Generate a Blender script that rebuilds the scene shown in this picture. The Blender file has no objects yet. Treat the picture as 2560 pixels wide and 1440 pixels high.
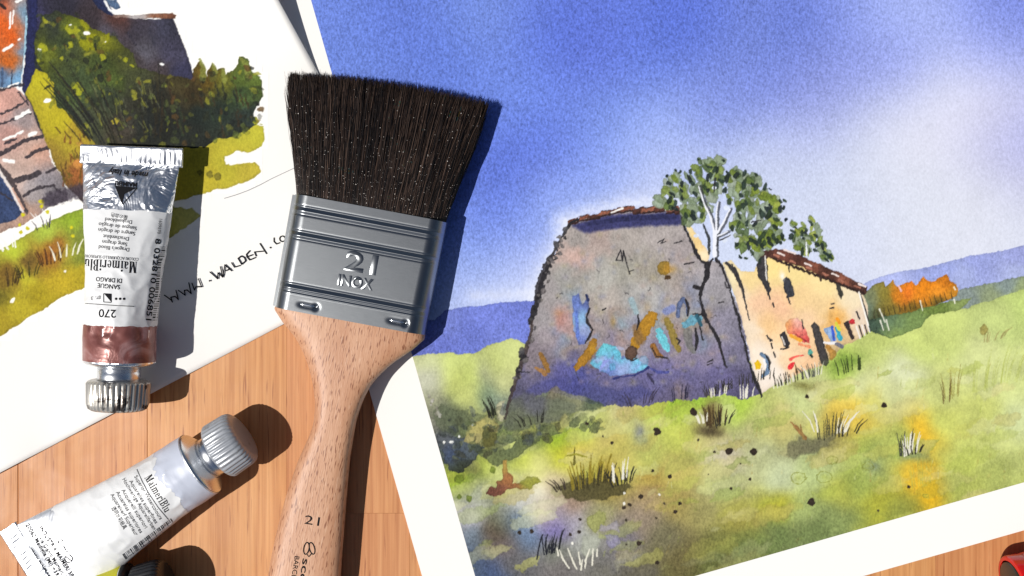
import bpy, math, random
import numpy as np
from mathutils import Vector, noise as mnoise

rng = np.random.default_rng(7)
random.seed(7)
scene = bpy.context.scene
COL = scene.collection

# ------------------------------------------------------------------ camera
PXMM = 7.8            # photo pixels per millimetre on the table top
CAMH = 330.0          # camera height above the table (mm)
cam_d = bpy.data.cameras.new('camera')
cam = bpy.data.objects.new('camera', cam_d)
COL.objects.link(cam)
cam.location = (0, 0, CAMH * .001)
cam_d.sensor_width = 36.0
cam_d.lens = 36.0 * CAMH / (2560 / PXMM)
cam_d.clip_start = 0.01
cam_d.clip_end = 50.0
scene.camera = cam

# ------------------------------------------------------------------ sky and sun
SUN_EL = math.radians(57)
SHADOW = Vector((1.0, 0.28, 0)).normalized()          # the way shadows fall on the table
w = bpy.data.worlds.new('World')
scene.world = w
w.use_nodes = True
wn = w.node_tree.nodes
sky = wn.new('ShaderNodeTexSky')
sky.sky_type = 'NISHITA'
sky.sun_disc = False
sky.sun_elevation = SUN_EL
_sd = -SHADOW                                          # horizontal direction towards the sun
sky.sun_rotation = math.atan2(_sd.x, _sd.y)
sky.dust_density = 1.5
bg = wn['Background']
w.node_tree.links.new(sky.outputs[0], bg.inputs[0])
bg.inputs[1].default_value = 0.05
sun_d = bpy.data.lights.new('sun', 'SUN')
sun_d.energy = 5.0
sun_d.angle = math.radians(0.55)
sun_d.color = (1.0, 0.965, 0.91)
sun = bpy.data.objects.new('sun', sun_d)
COL.objects.link(sun)
_ld = Vector((SHADOW.x * math.cos(SUN_EL), SHADOW.y * math.cos(SUN_EL), -math.sin(SUN_EL)))
sun.rotation_euler = _ld.to_track_quat('-Z', 'Y').to_euler()
sun.location = (-0.6, -0.2, 0.8)

vs = scene.view_settings
vs.view_transform = 'Standard'
vs.look = 'None'
vs.gamma = 1.0
vs.exposure = -0.18
vs.use_curve_mapping = False

# ------------------------------------------------------------------ helpers
def W(px, py, z=0.0):
    """point (metres) at height z (mm) over the table that the photo shows at px, py"""
    k = (CAMH - z) / CAMH / PXMM * .001
    return Vector(((px - 1280) * k, (720 - py) * k, z * .001))

def Wn(p, z):
    """the same for numpy arrays: p (n,2) pixels, z (n,) mm"""
    p = np.asarray(p, float); z = np.broadcast_to(np.asarray(z, float), (len(p),))
    k = (CAMH - z) / CAMH / PXMM * .001
    return np.stack([(p[:, 0] - 1280) * k, (720 - p[:, 1]) * k, z * .001], 1)

ALB = 0.80                                     # albedo that the exposure turns into photo white
def lin(c):
    c = np.asarray(c, float) / 255.0
    return np.where(c <= .04045, c / 12.92, ((c + .055) / 1.055) ** 2.4)
def alb(r, g, b, k=1.0):
    v = lin((r, g, b)) * ALB * k
    return (float(v[0]), float(v[1]), float(v[2]), 1.0)

def mesh(name, V, F, mat=None, parent=None, smooth=False, mats=None, midx=None):
    V = np.asarray(V, dtype=np.float32).reshape(-1, 3)
    if parent is not None:
        V = V - np.array(parent_origin(parent), dtype=np.float32)
    me = bpy.data.meshes.new(name)
    if isinstance(F, np.ndarray):
        n, k = F.shape
        me.vertices.add(len(V)); me.vertices.foreach_set('co', V.ravel())
        me.loops.add(n * k); me.loops.foreach_set('vertex_index', F.astype(np.int32).ravel())
        me.polygons.add(n)
        me.polygons.foreach_set('loop_start', np.arange(0, n * k, k, dtype=np.int32))
        me.polygons.foreach_set('loop_total', np.full(n, k, dtype=np.int32))
        me.update(calc_edges=True)
    else:
        me.from_pydata([tuple(v) for v in V.tolist()], [], F)
    if mats:
        for m in mats: me.materials.append(m)
    elif mat: me.materials.append(mat)
    if midx is not None:
        me.polygons.foreach_set('material_index', np.asarray(midx, dtype=np.int32))
    if smooth:
        me.polygons.foreach_set('use_smooth', np.ones(len(me.polygons), dtype=bool))
    me.validate()
    o = bpy.data.objects.new(name, me)
    COL.objects.link(o)
    if parent is not None: o.parent = parent
    return o

def parent_origin(p):
    v = Vector(p.location)
    while p.parent is not None:
        p = p.parent; v = v + Vector(p.location)
    return v

def empty(name, loc, label=None, cat=None, group=None, kind=None):
    o = bpy.data.objects.new(name, None)
    o.empty_display_size = 0.01
    COL.objects.link(o)
    o.location = loc
    tag(o, label, cat, group, kind)
    return o

def tag(o, label=None, cat=None, group=None, kind=None):
    if label: o['label'] = label
    if cat: o['category'] = cat
    if group: o['group'] = group
    if kind: o['kind'] = kind
    return o

def fattr(o, name, data, typ='FLOAT_VECTOR'):
    a = o.data.attributes.new(name, typ, 'POINT')
    data = np.asarray(data, dtype=np.float32)
    a.data.foreach_set('vector' if typ == 'FLOAT_VECTOR' else ('color' if typ == 'FLOAT_COLOR' else 'value'), data.ravel())

def grid_faces(nu, nv, closed_v=False):
    """vertex index = i*nv + j"""
    i = np.arange(nu - 1)[:, None]; j = np.arange(nv if closed_v else nv - 1)[None, :]
    j2 = (j + 1) % nv
    a = i * nv + j; b = (i + 1) * nv + j; c = (i + 1) * nv + j2; d = i * nv + j2
    return np.stack([a, b, c, d], -1).reshape(-1, 4)

# ------------------------------------------------------------------ node helpers
class NT:
    def __init__(s, name):
        s.m = bpy.data.materials.new(name); s.m.use_nodes = True
        s.t = s.m.node_tree; s.b = s.t.nodes['Principled BSDF']
    def n(s, typ, **kw):
        nd = s.t.nodes.new('ShaderNode' + typ)
        for k, v in kw.items(): setattr(nd, k, v)
        return nd
    def l(s, a, b): s.t.links.new(a, b)
    def attr(s, name): return s.n('Attribute', attribute_name=name)
    def obj(s): return s.n('TexCoord').outputs['Object']
    def map(s, vec, scale=(1, 1, 1), rot=(0, 0, 0), loc=(0, 0, 0)):
        m = s.n('Mapping'); s.l(vec, m.inputs[0])
        m.inputs['Scale'].default_value = scale; m.inputs['Rotation'].default_value = rot
        m.inputs['Location'].default_value = loc
        return m.outputs[0]
    def noise(s, vec, scale, detail=3, rough=.5, dist=0):
        n = s.n('TexNoise'); s.l(vec, n.inputs['Vector'])
        n.inputs['Scale'].default_value = scale; n.inputs['Detail'].default_value = detail
        n.inputs['Roughness'].default_value = rough; n.inputs['Distortion'].default_value = dist
        return n.outputs['Fac']
    def ramp(s, fac, stops, interp='LINEAR'):
        r = s.n('ValToRGB'); s.l(fac, r.inputs[0]); e = r.color_ramp
        e.interpolation = interp
        while len(e.elements) < len(stops): e.elements.new(.5)
        for el, (p, c) in zip(e.elements, stops):
            el.position = p; el.color = c if len(c) == 4 else (*c, 1)
        return r.outputs[0]
    def mix(s, fac, a, b, mode='MIX'):
        m = s.n('Mix', data_type='RGBA', blend_type=mode)
        for sock, v in ((m.inputs['Factor'], fac), (m.inputs[6], a), (m.inputs[7], b)):
            if isinstance(v, (int, float, tuple)): sock.default_value = v
            else: s.l(v, sock)
        return m.outputs[2]
    def math(s, op, a, b=0.0):
        m = s.n('Math', operation=op)
        for i, v in enumerate((a, b)):
            if isinstance(v, (int, float)): m.inputs[i].default_value = v
            else: s.l(v, m.inputs[i])
        return m.outputs[0]
    def bump(s, h, strength=.3, dist=.0003, prev=None):
        b = s.n('Bump'); s.l(h, b.inputs['Height'])
        b.inputs['Strength'].default_value = strength; b.inputs['Distance'].default_value = dist
        if prev is not None: s.l(prev, b.inputs['Normal'])
        s.l(b.outputs[0], s.b.inputs['Normal']); return b.outputs[0]
    def set(s, **kw):
        names = dict(color='Base Color', rough='Roughness', metal='Metallic', spec='Specular IOR Level',
                     coat='Coat Weight', coatr='Coat Roughness', sss='Subsurface Weight', aniso='Anisotropic')
        for k, v in kw.items():
            sock = s.b.inputs[names[k]]
            if isinstance(v, (int, float, tuple)): sock.default_value = v
            else: s.l(v, sock)
        return s.m

def simple(name, color, rough=.5, metal=0, spec=.5, coat=0):
    return NT(name).set(color=color, rough=rough, metal=metal, spec=spec, coat=coat)

# ------------------------------------------------------------------ lettering
_tcache = {}
def text_tris(s, bold=0.0, shear=0.0):
    """flat outline of a line of type: verts (n,2) with cap height 1, starting at x=0, and triangles"""
    key = (s, bold, shear)
    if key in _tcache: return _tcache[key]
    c = bpy.data.curves.new('type', 'FONT')
    c.body = s; c.size = 1.0; c.shear = shear; c.offset = bold; c.resolution_u = 3
    c.fill_mode = 'FRONT'
    o = bpy.data.objects.new('type', c); COL.objects.link(o)
    dg = bpy.context.evaluated_depsgraph_get(); dg.update()
    me = o.evaluated_get(dg).to_mesh()
    me.calc_loop_triangles()
    V = np.array([v.co[:2] for v in me.vertices], float).reshape(-1, 2)
    T = np.array([t.vertices[:] for t in me.loop_triangles], int).reshape(-1, 3)
    o.evaluated_get(dg).to_mesh_clear()
    bpy.data.objects.remove(o); bpy.data.curves.remove(c)
    if len(V):
        V[:, 0] -= V[:, 0].min(); V /= .70
    _tcache[key] = (V, T); return V, T

class Print:
    """flat print collected in photo pixels, laid on a surface at the end"""
    def __init__(s): s.V = []; s.F = []; s.n = 0
    def add(s, V, F):
        V = np.asarray(V, float); F = np.asarray(F, int)
        s.V.append(V); s.F.append(F + s.n); s.n += len(V)
    def text(s, body, a, b, h, bold=0.0, shear=0.0):
        V, T = text_tris(body, bold, shear)
        if not len(V): return
        a = np.array(a, float); b = np.array(b, float); d = b - a; L = np.hypot(*d); d /= L
        up = np.array([d[1], -d[0]])
        s.add(a + V[:, :1] / V[:, 0].max() * L * d + V[:, 1:] * h * up, T)
    def glyphs(s, G, a, b, h):
        a = np.array(a, float); b = np.array(b, float); d = b - a; L = np.hypot(*d); d /= L
        up = np.array([d[1], -d[0]]); wid = G[1]
        for poly in G[0]:
            P = np.array(poly, float)
            s.quad(*(a + P[:, :1] / wid * L * d + P[:, 1:] * h * up))
    def quad(s, a, b, c, d): s.add([a, b, c, d], [[0, 1, 2], [0, 2, 3]])
    def tri(s, a, b, c): s.add([a, b, c], [[0, 1, 2]])
    def line(s, pts, wd):
        pts = [np.array(p, float) for p in pts]
        wds = wd if isinstance(wd, (list, tuple)) else [wd] * len(pts)
        P = []
        for i, p in enumerate(pts):
            t = pts[min(i + 1, len(pts) - 1)] - pts[max(i - 1, 0)]
            t = t / (np.hypot(*t) + 1e-9); nrm = np.array([-t[1], t[0]])
            P += [p + nrm * wds[i] / 2, p - nrm * wds[i] / 2]
        F = []
        for i in range(len(pts) - 1):
            F += [[2*i, 2*i+1, 2*i+3], [2*i, 2*i+3, 2*i+2]]
        s.add(P, F)
    def ring(s, c, r, wd, n=20, sy=1.0):
        pts = [(c[0] + r * math.cos(t), c[1] + r * sy * math.sin(t)) for t in np.linspace(0, 2 * math.pi, n + 1)]
        s.line(pts, wd)
    def disc(s, c, r, n=8):
        P = [c] + [(c[0] + r * math.cos(t), c[1] + r * math.sin(t)) for t in np.linspace(0, 2 * math.pi, n, endpoint=False)]
        s.add(P, [[0, i + 1, (i + 1) % n + 1] for i in range(n)])
    def get(s, maxlen=8.0):
        V = np.concatenate(s.V); F = np.concatenate(s.F)
        for _ in range(5):                                   # split long triangles so that they can bend
            e = np.stack([np.hypot(*(V[F[:, i]] - V[F[:, (i + 1) % 3]]).T) for i in range(3)], 1)
            big = e.max(1) > maxlen
            if not big.any(): break
            B = F[big]; k = e[big].argmax(1); r = np.arange(len(B))
            a, b, c = B[r, k], B[r, (k + 1) % 3], B[r, (k + 2) % 3]
            m = len(V) + r
            V = np.concatenate([V, (V[a] + V[b]) / 2])
            F = np.concatenate([F[~big], np.stack([a, m, c], 1), np.stack([m, b, c], 1)])
        return V, F
    def lay(s, name, zfun, mat, parent, lift=.05, z0=15.0):
        """zfun(world xy in mm) -> surface height in mm"""
        V, F = s.get()
        hi = np.full(len(V), np.nan); lo = np.full(len(V), np.nan)      # walk down the line of sight to the surface
        zs = np.linspace(z0 + 4, 0, 64)
        def under(z_):
            h = zfun(Wn(V, z_)[:, :2] * 1000); return np.nan_to_num(h, nan=-9.0) >= z_
        for a, b in zip(zs[:-1], zs[1:]):
            m = np.isnan(hi) & under(np.full(len(V), b)); hi[m] = a; lo[m] = b
        miss = np.isnan(hi); hi[miss] = z0; lo[miss] = 0
        for _ in range(9):
            md = (hi + lo) / 2; u = under(md); lo = np.where(u, md, lo); hi = np.where(u, hi, md)
        z = lo; F = F[~miss[F].any(1)]
        Pw = Wn(V, z + lift)
        return mesh(name, Pw, F, mat, parent)

# condensed didone lettering for the tube's wordmark: quads per glyph, cap height 1
def _wordmark():
    out = []; x = 0.0
    def rect(a, b, c, d): out.append([(x + a, b), (x + c, b), (x + c, d), (x + a, d)])
    def slant(a, b, c, d, wd): out.append([(x + a, b), (x + a + wd, b), (x + c + wd, d), (x + c, d)])
    def serif(c, y, wd=.15): rect(c - wd, y - .02, c + wd, y + .025)
    def bowl(cx, cy, rx, ry, t0, t1, tv, th):
        n = 10; ts = np.linspace(t0, t1, n + 1)
        for p, q in zip(ts[:-1], ts[1:]):
            def pt(t, s_): 
                kx = rx + s_ * tv / 2; ky = ry + s_ * th / 2
                return (x + cx + kx * math.cos(t), cy + ky * math.sin(t))
            out.append([pt(p, 1), pt(q, 1), pt(q, -1), pt(p, -1)])
    PI = math.pi
    def M():
        nonlocal x
        slant(.05, 0, .05, 1, .05); slant(.05, 1, .27, 0, .16); slant(.30, 0, .50, 1, .05); rect(.50, 0, .64, 1)
        serif(.08, 0, .09); serif(.57, 0, .13); serif(.10, .98, .10); serif(.58, .98, .10); x += .76
    def a():
        nonlocal x
        rect(.24, .02, .36, .55); bowl(.2, .5, .11, .14, 0, PI * .9, .08, .06); bowl(.18, .19, .11, .16, 0, 2 * PI, .10, .05)
        rect(.34, 0, .42, .06); x += .46
    def i():
        nonlocal x
        rect(.08, 0, .20, .65); serif(.14, 0, .12); rect(.02, .6, .1, .645); bowl(.14, .86, .04, .05, 0, 2 * PI, .08, .1); x += .31
    def m():
        nonlocal x
        for k in (0, .25, .5): rect(.08 + k, 0, .2 + k, .6 if k else .65); serif(.14 + k, 0, .1)
        bowl(.29, .5, .1, .12, 0, PI, .08, .08); bowl(.54, .5, .1, .12, 0, PI, .08, .08); x += .80
    def e():
        nonlocal x
        bowl(.2, .32, .13, .31, 0, PI * 1.75, .11, .05); rect(.1, .34, .36, .39); x += .42
    def r():
        nonlocal x
        rect(.08, 0, .2, .65); serif(.14, 0, .12); bowl(.3, .5, .1, .13, .1, PI, .08, .08); bowl(.38, .52, .03, .04, 0, 2 * PI, .06, .08); x += .44
    def B():
        nonlocal x
        rect(.08, 0, .22, 1); serif(.1, .0, .1); serif(.1, .98, .1)
        rect(.2, .0, .3, .045); rect(.2, .955, .3, 1); rect(.2, .5, .3, .54)
        bowl(.28, .26, .16, .24, -PI / 2, PI / 2, .13, .05); bowl(.28, .75, .14, .22, -PI / 2, PI / 2, .12, .05); x += .54
    def l():
        nonlocal x
        rect(.08, 0, .2, 1.0); serif(.14, 0, .12); rect(.02, .95, .1, 1.0); x += .29
    def u():
        nonlocal x
        rect(.06, .12, .18, .63); rect(.32, 0, .44, .63); bowl(.22, .15, .12, .12, PI, 2 * PI, .09, .08); rect(0, .59, .08, .63); rect(.26, .59, .34, .63); serif(.42, 0, .08); x += .52
    for f in (M, a, i, m, e, r, i, B, l, u): f()
    return out, x
WORDMARK = _wordmark()

# ------------------------------------------------------------------ materials of the surfaces
def wood_table():
    t = NT('table_wood')
    oc = t.obj()
    info = t.n('ObjectInfo')
    # every stave gets its own piece of grain
    off = t.n('VectorMath', operation='ADD'); t.l(oc, off.inputs[0])
    cx = t.n('CombineXYZ'); t.l(t.math('MULTIPLY', info.outputs['Random'], 3.0), cx.inputs[1]); t.l(t.math('MULTIPLY', info.outputs['Random'], 1.7), cx.inputs[0])
    t.l(cx.outputs[0], off.inputs[1]); v = off.outputs[0]
    broad = t.noise(t.map(v, (45, 5, 1)), 1.0, 5, .6, 1.4)
    fine = t.noise(t.map(v, (900, 16, 1)), 1.0, 3, .6)
    mid = t.noise(t.map(v, (260, 9, 1)), 1.0, 4, .6, .4)
    pore = t.noise(t.map(v, (1100, 55, 1)), 1.0, 2, .5)
    c = t.ramp(broad, [(.25, alb(196, 124, 74)), (.5, alb(221, 156, 100)), (.72, alb(238, 180, 124))])
    c = t.mix(.6, c, t.ramp(mid, [(.3, alb(184, 112, 64)), (.52, alb(219, 150, 96)), (.7, alb(240, 180, 124))]))
    c = t.mix(.42, c, t.ramp(fine, [(.3, alb(170, 98, 56)), (.6, alb(233, 167, 112))]))
    c = t.mix(t.ramp(pore, [(.62, (0, 0, 0)), (.72, (.7, .7, .7))]), c, alb(148, 78, 46))
    hue = t.n('HueSaturation'); t.l(c, hue.inputs['Color'])
    t.l(t.math('ADD', t.math('MULTIPLY', info.outputs['Random'], .07), .91), hue.inputs['Value'])
    t.l(t.math('ADD', t.math('MULTIPLY', info.outputs['Random'], .008), .498), hue.inputs['Hue'])
    t.bump(fine, .12, .0002)
    smear = t.noise(oc, 45, 4, .6, .6)
    return t.set(color=hue.outputs[0], rough=t.ramp(smear, [(.3, (.38,) * 3), (.7, (.56,) * 3)]), spec=.28)

def paper_mat(name, base, attr=False, gran=.24):
    t = NT(name)
    oc = t.obj()
    g1 = t.noise(oc, 1500, 3, .6)
    g2 = t.noise(t.map(oc, (1, .6, 1), (0, 0, .3)), 1500, 2, .6, .3)
    if attr:
        a = t.attr('paint').outputs['Color']
        # pigment settles in the hollows of the paper: light flecks on dark washes, none on bare paper
        sep = t.n('SeparateColor'); t.l(a, sep.inputs[0])
        dark = t.math('POWER', t.math('SUBTRACT', .84, t.math('MINIMUM', sep.outputs[0], sep.outputs[1])), 1.6)
        k = t.math('MULTIPLY', t.math('SUBTRACT', g2, .5), t.math('MULTIPLY', dark, gran * 10))
        k2 = t.math('MULTIPLY', t.math('SUBTRACT', g1, .5), t.math('MULTIPLY', dark, gran * 5))
        gain = t.math('ADD', t.math('ADD', k, k2), 1.03)
        vm = t.n('VectorMath', operation='SCALE'); t.l(a, vm.inputs[0]); t.l(gain, vm.inputs['Scale'])
        col = vm.outputs[0]
        t.set(color=col)
    else:
        t.set(color=base)
    t.bump(g2, .22 if attr else .15, .00012)
    return t.set(rough=.85, spec=.2)

M_TABLE = wood_table()
M_PAPER = paper_mat('watercolour_paper', alb(255, 253, 249))
M_PAINT = paper_mat('watercolour_paint', None, True)
M_INK = simple('black_ink', (.012, .012, .014, 1), .7, 0, .06)
M_GREYINK = simple('grey_print', (.07, .07, .075, 1), .7, 0, .06)
M_LIGHTINK = simple('pale_print', (.28, .28, .29, 1), .6, 0, .3)

# ------------------------------------------------------------------ table of glued staves
def box_verts(x0, x1, y0, y1, z0, z1, ch):
    """box with a small chamfer round the top"""
    V = [(x0, y0, z0), (x1, y0, z0), (x1, y1, z0), (x0, y1, z0),
         (x0, y0, z1 - ch), (x1, y0, z1 - ch), (x1, y1, z1 - ch), (x0, y1, z1 - ch),
         (x0 + ch, y0 + ch, z1), (x1 - ch, y0 + ch, z1), (x1 - ch, y1 - ch, z1), (x0 + ch, y1 - ch, z1)]
    F = [[3, 2, 1, 0]]
    for a in (0, 4):
        for i in range(4):
            j = (i + 1) % 4; F.append([a + i, a + j, a + 4 + j, a + 4 + i])
    F.append([8, 9, 10, 11])
    return V, F

def build_table():
    x0, x1, y0, y1 = -.36, .36, -.27, .27
    V, F = box_verts(x0, x1, y0, y1, -.022, -.0035, .0005)
    slab = mesh('table_top', V, F, M_TABLE)
    tag(slab, kind='structure')
    seams = [x0]
    anchor = (45 - 1280) / PXMM * .001                  # the seam seen at the left edge of the photo
    x = anchor
    r = random.Random(5)
    left = []
    while x > x0 + .02:
        left.append(x); x -= r.uniform(.033, .046)
    seams = [x0] + sorted(left)
    x = anchor
    widths = [.0415, .0445, .0395, .043]
    i = 0
    while True:
        x += widths[i % 4]; i += 1
        if x > x1 - .02: break
        seams.append(x)
    seams.append(x1)
    g = .000015
    for i in range(len(seams) - 1):
        a, b = seams[i], seams[i + 1]
        ends = [y0]
        if a < -.05 < b + .04 and a > -.09:
            ends.append((720 - 1283) / PXMM * .001)
        else:
            ends.append(r.uniform(y0 + .05, y1 - .05))
        ends.append(y1)
        for k in range(2):
            V, F = box_verts(a + g, b - g, ends[k] + g, ends[k + 1] - g, -.0034, 0, .00020 if abs(b - anchor) < 1e-6 or abs(a - anchor) < 1e-6 else .00004)
            mesh('stave', V, F, M_TABLE, slab)
build_table()

# ------------------------------------------------------------------ watercolour engine (paints an array in photo pixels)
def vnoise(h, w_, cell, seed, octaves=3):
    r = np.random.default_rng(seed); out = np.zeros((h, w_), np.float32); amp = 1.0; tot = 0
    for _ in range(octaves):
        gh, gw = int(h / cell) + 3, int(w_ / cell) + 3
        g = r.random((gh, gw), dtype=np.float32) * 2 - 1
        y = np.arange(h) / cell; x = np.arange(w_) / cell
        yi = y.astype(int); xi = x.astype(int); fy = (y - yi).astype(np.float32); fx = (x - xi).astype(np.float32)
        fy = fy * fy * (3 - 2 * fy); fx = fx * fx * (3 - 2 * fx)
        rows = g[yi] * (1 - fy)[:, None] + g[yi + 1] * fy[:, None]
        out += amp * (rows[:, xi] * (1 - fx) + rows[:, xi + 1] * fx)
        tot += amp; amp *= .55; cell = max(cell / 2, 1.0)
    return out / tot

def boxblur(f, r, n=3):
    for _ in range(n):
        for ax in (0, 1):
            p = [(0, 0)] * f.ndim; p[ax] = (r + 1, r)
            c = np.cumsum(np.pad(f.astype(np.float64), p, 'edge'), ax)
            m = f.shape[ax]
            f = (np.take(c, np.arange(2 * r + 1, 2 * r + 1 + m), ax) - np.take(c, np.arange(m), ax)) / (2 * r + 1)
    return f.astype(np.float32)

class Canvas:
    def __init__(s, x0, y0, x1, y1, base=(255, 253, 249), seed=1):
        s.x0, s.y0 = x0, y0; s.h, s.w = y1 - y0, x1 - x0
        s.a = np.empty((s.h, s.w, 3), np.float32); s.a[:] = base
        s.nx = vnoise(s.h, s.w, 26, seed, 4); s.ny = vnoise(s.h, s.w, 26, seed + 1, 4)
        s.fx = vnoise(s.h, s.w, 7, seed + 2, 2); s.fy = vnoise(s.h, s.w, 7, seed + 3, 2)
        s.mot = vnoise(s.h, s.w, 40, seed + 4, 5)
        s.r = random.Random(seed)
    def win(s, bx0, by0, bx1, by1):
        ax = max(int(bx0) - s.x0, 0); ay = max(int(by0) - s.y0, 0)
        bx = min(int(bx1) + 1 - s.x0, s.w); by = min(int(by1) + 1 - s.y0, s.h)
        if ax >= bx or ay >= by: return None
        sl = (slice(ay, by), slice(ax, bx))
        Y, X = np.mgrid[ay:by, ax:bx].astype(np.float32)
        return sl, X + s.x0, Y + s.y0
    def field(s, pts, sl, X, Y, warp=14, power=2.0, soft=20.0, blur=0):
        st = 3
        Xs = (X + s.nx[sl] * warp)[::st, ::st]; Ys = (Y + s.ny[sl] * warp)[::st, ::st]
        num = np.zeros(Xs.shape + (3,), np.float32); den = np.zeros(Xs.shape, np.float32)
        for (px, py), c in pts:
            wt = 1.0 / ((Xs - px) ** 2 + (Ys - py) ** 2 + soft * soft) ** power
            num += wt[..., None] * np.array(c, np.float32); den += wt
        f = num / den[..., None]
        if blur: f = boxblur(f, max(int(blur / st), 1))
        yi = np.minimum(np.arange(X.shape[0]) / st, f.shape[0] - 1.001); xi = np.minimum(np.arange(X.shape[1]) / st, f.shape[1] - 1.001)
        yi = np.maximum(yi, 0); xi = np.maximum(xi, 0)
        y0 = yi.astype(int); x0 = xi.astype(int); y1 = np.minimum(y0 + 1, f.shape[0] - 1); x1 = np.minimum(x0 + 1, f.shape[1] - 1)
        fy = (yi - y0)[:, None, None]; fx = (xi - x0)[None, :, None]
        r0 = f[y0]; r1 = f[y1]; rows = r0 * (1 - fy) + r1 * fy
        return rows[:, x0] * (1 - fx) + rows[:, x1] * fx
    def put(s, sl, m, col, mult=False):
        d = s.a[sl]; m = m[..., None]
        if mult: s.a[sl] = d * (1 - m + m * np.asarray(col, np.float32) / 255.0)
        else: s.a[sl] = d * (1 - m) + m * np.asarray(col, np.float32)
    def wash(s, pts, **kw):
        q = s.win(s.x0, s.y0, s.x0 + s.w, s.y0 + s.h); sl, X, Y = q
        s.a[sl] = s.field(pts, sl, X, Y, **kw)
    def poly(s, P, col=None, field=None, a=1.0, wob=3.0, fine=1.2, soft=1.2, edge=.14, ew=3.0, mult=False, mot=.06, **fk):
        P = np.array(P, np.float32); pad = wob + fine + soft + 4
        q = s.win(P[:, 0].min() - pad, P[:, 1].min() - pad, P[:, 0].max() + pad, P[:, 1].max() + pad)
        if q is None: return
        sl, X, Y = q
        Xw = X + s.nx[sl] * wob * 1.6 + s.fx[sl] * fine * 1.5; Yw = Y + s.ny[sl] * wob * 1.6 + s.fy[sl] * fine * 1.5
        d2 = np.full(X.shape, 1e9, np.float32); ins = np.zeros(X.shape, bool)
        for (ax, ay), (bx, by) in zip(P, np.roll(P, -1, 0)):
            ex, ey = bx - ax, by - ay; L = ex * ex + ey * ey + 1e-9
            t = np.clip(((Xw - ax) * ex + (Yw - ay) * ey) / L, 0, 1)
            d2 = np.minimum(d2, (Xw - ax - t * ex) ** 2 + (Yw - ay - t * ey) ** 2)
            c = ((ay > Yw) != (by > Yw))
            xc = ax + (Yw - ay) * ex / (ey if abs(ey) > 1e-6 else 1e-6)
            ins ^= c & (Xw < xc)
        d = np.sqrt(d2); sd = np.where(ins, d, -d)
        m = np.clip(sd / soft + .5, 0, 1); m = m * m * (3 - 2 * m)
        if field is not None: c = s.field(field, sl, X, Y, **fk)
        else: c = np.broadcast_to(np.array(col, np.float32), X.shape + (3,))
        if mot: c = c * (1 + mot * s.mot[sl])[..., None]
        if edge: c = c * (1 - edge * np.exp(-np.maximum(sd, 0) / ew))[..., None]
        s.put(sl, m * a, np.clip(c, 0, 255), mult)
    def stroke(s, P, wd, col, a=1.0, soft=1.0, wob=1.0, edge=0.0, mult=False):
        P = np.array(P, np.float32); wd = np.broadcast_to(np.array(wd, np.float32), (len(P),))
        pad = wd.max() / 2 + soft * 2 + wob * 2 + 2
        q = s.win(P[:, 0].min() - pad, P[:, 1].min() - pad, P[:, 0].max() + pad, P[:, 1].max() + pad)
        if q is None: return
        sl, X, Y = q
        if wob: X = X + s.fx[sl] * wob * 1.6; Y = Y + s.fy[sl] * wob * 1.6
        sd = np.full(X.shape, -1e9, np.float32)
        for i in range(max(len(P) - 1, 1)):
            ax, ay = P[i]; bx, by = P[min(i + 1, len(P) - 1)]
            ex, ey = bx - ax, by - ay; L = ex * ex + ey * ey + 1e-9
            t = np.clip(((X - ax) * ex + (Y - ay) * ey) / L, 0, 1)
            w0 = wd[i]; w1 = wd[min(i + 1, len(P) - 1)]
            sd = np.maximum(sd, (w0 + (w1 - w0) * t) / 2 - np.sqrt((X - ax - t * ex) ** 2 + (Y - ay - t * ey) ** 2))
        m = np.clip(sd / soft + .5, 0, 1); m = m * m * (3 - 2 * m)
        c = np.broadcast_to(np.array(col, np.float32), X.shape + (3,))
        if edge: c = c * (1 - edge * np.exp(-np.maximum(sd, 0) / 2.0))[..., None]
        s.put(sl, m * a, c, mult)
    def glow(s, cx, cy, rx, ry, col, a=.8, rot=0.0, warp=.5, mult=False, p=2.0):
        R = max(rx, ry) * 2.2
        q = s.win(cx - R, cy - R, cx + R, cy + R)
        if q is None: return
        sl, X, Y = q; c, n = math.cos(rot), math.sin(rot)
        dx = X - cx + s.nx[sl] * rx * warp; dy = Y - cy + s.ny[sl] * ry * warp
        u = (dx * c + dy * n) / rx; v = (-dx * n + dy * c) / ry
        m = np.exp(-np.power(u * u + v * v, p / 2) * 1.2) * a
        s.put(sl, m, col, mult)
    def blob(s, cx, cy, r, col, a=1.0, edge=.2, wob=2.0, sy=1.0, rot=0.0, n=9):
        P = []
        for k in range(n):
            t = 2 * math.pi * k / n; rr = r * s.r.uniform(.8, 1.2)
            x, y = rr * math.cos(t), rr * sy * math.sin(t)
            P.append((cx + x * math.cos(rot) - y * math.sin(rot), cy + x * math.sin(rot) + y * math.cos(rot)))
        s.poly(P, col, a=a, edge=edge, wob=wob, mot=.1)
    def blades(s, cx, cy, wd, h, n, col, wid=3.0, lean=0.0, spread=.5, a=1.0, jit=.4):
        h *= .84; wid *= .78
        for _ in range(n):
            u = s.r.uniform(-1, 1); bx = cx + u * wd / 2; by = cy + s.r.uniform(-.08, .08) * h - u * wd * .14
            hh = h * s.r.uniform(1 - jit, 1); dx = lean * hh + u * spread * hh + s.r.uniform(-.06, .06) * hh
            m = (bx + dx * .35 , by - hh * .55)
            s.stroke([(bx, by), m, (bx + dx, by - hh)], [wid, wid * .9, wid * .45], col, a=a, wob=.3, soft=.9)
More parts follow.
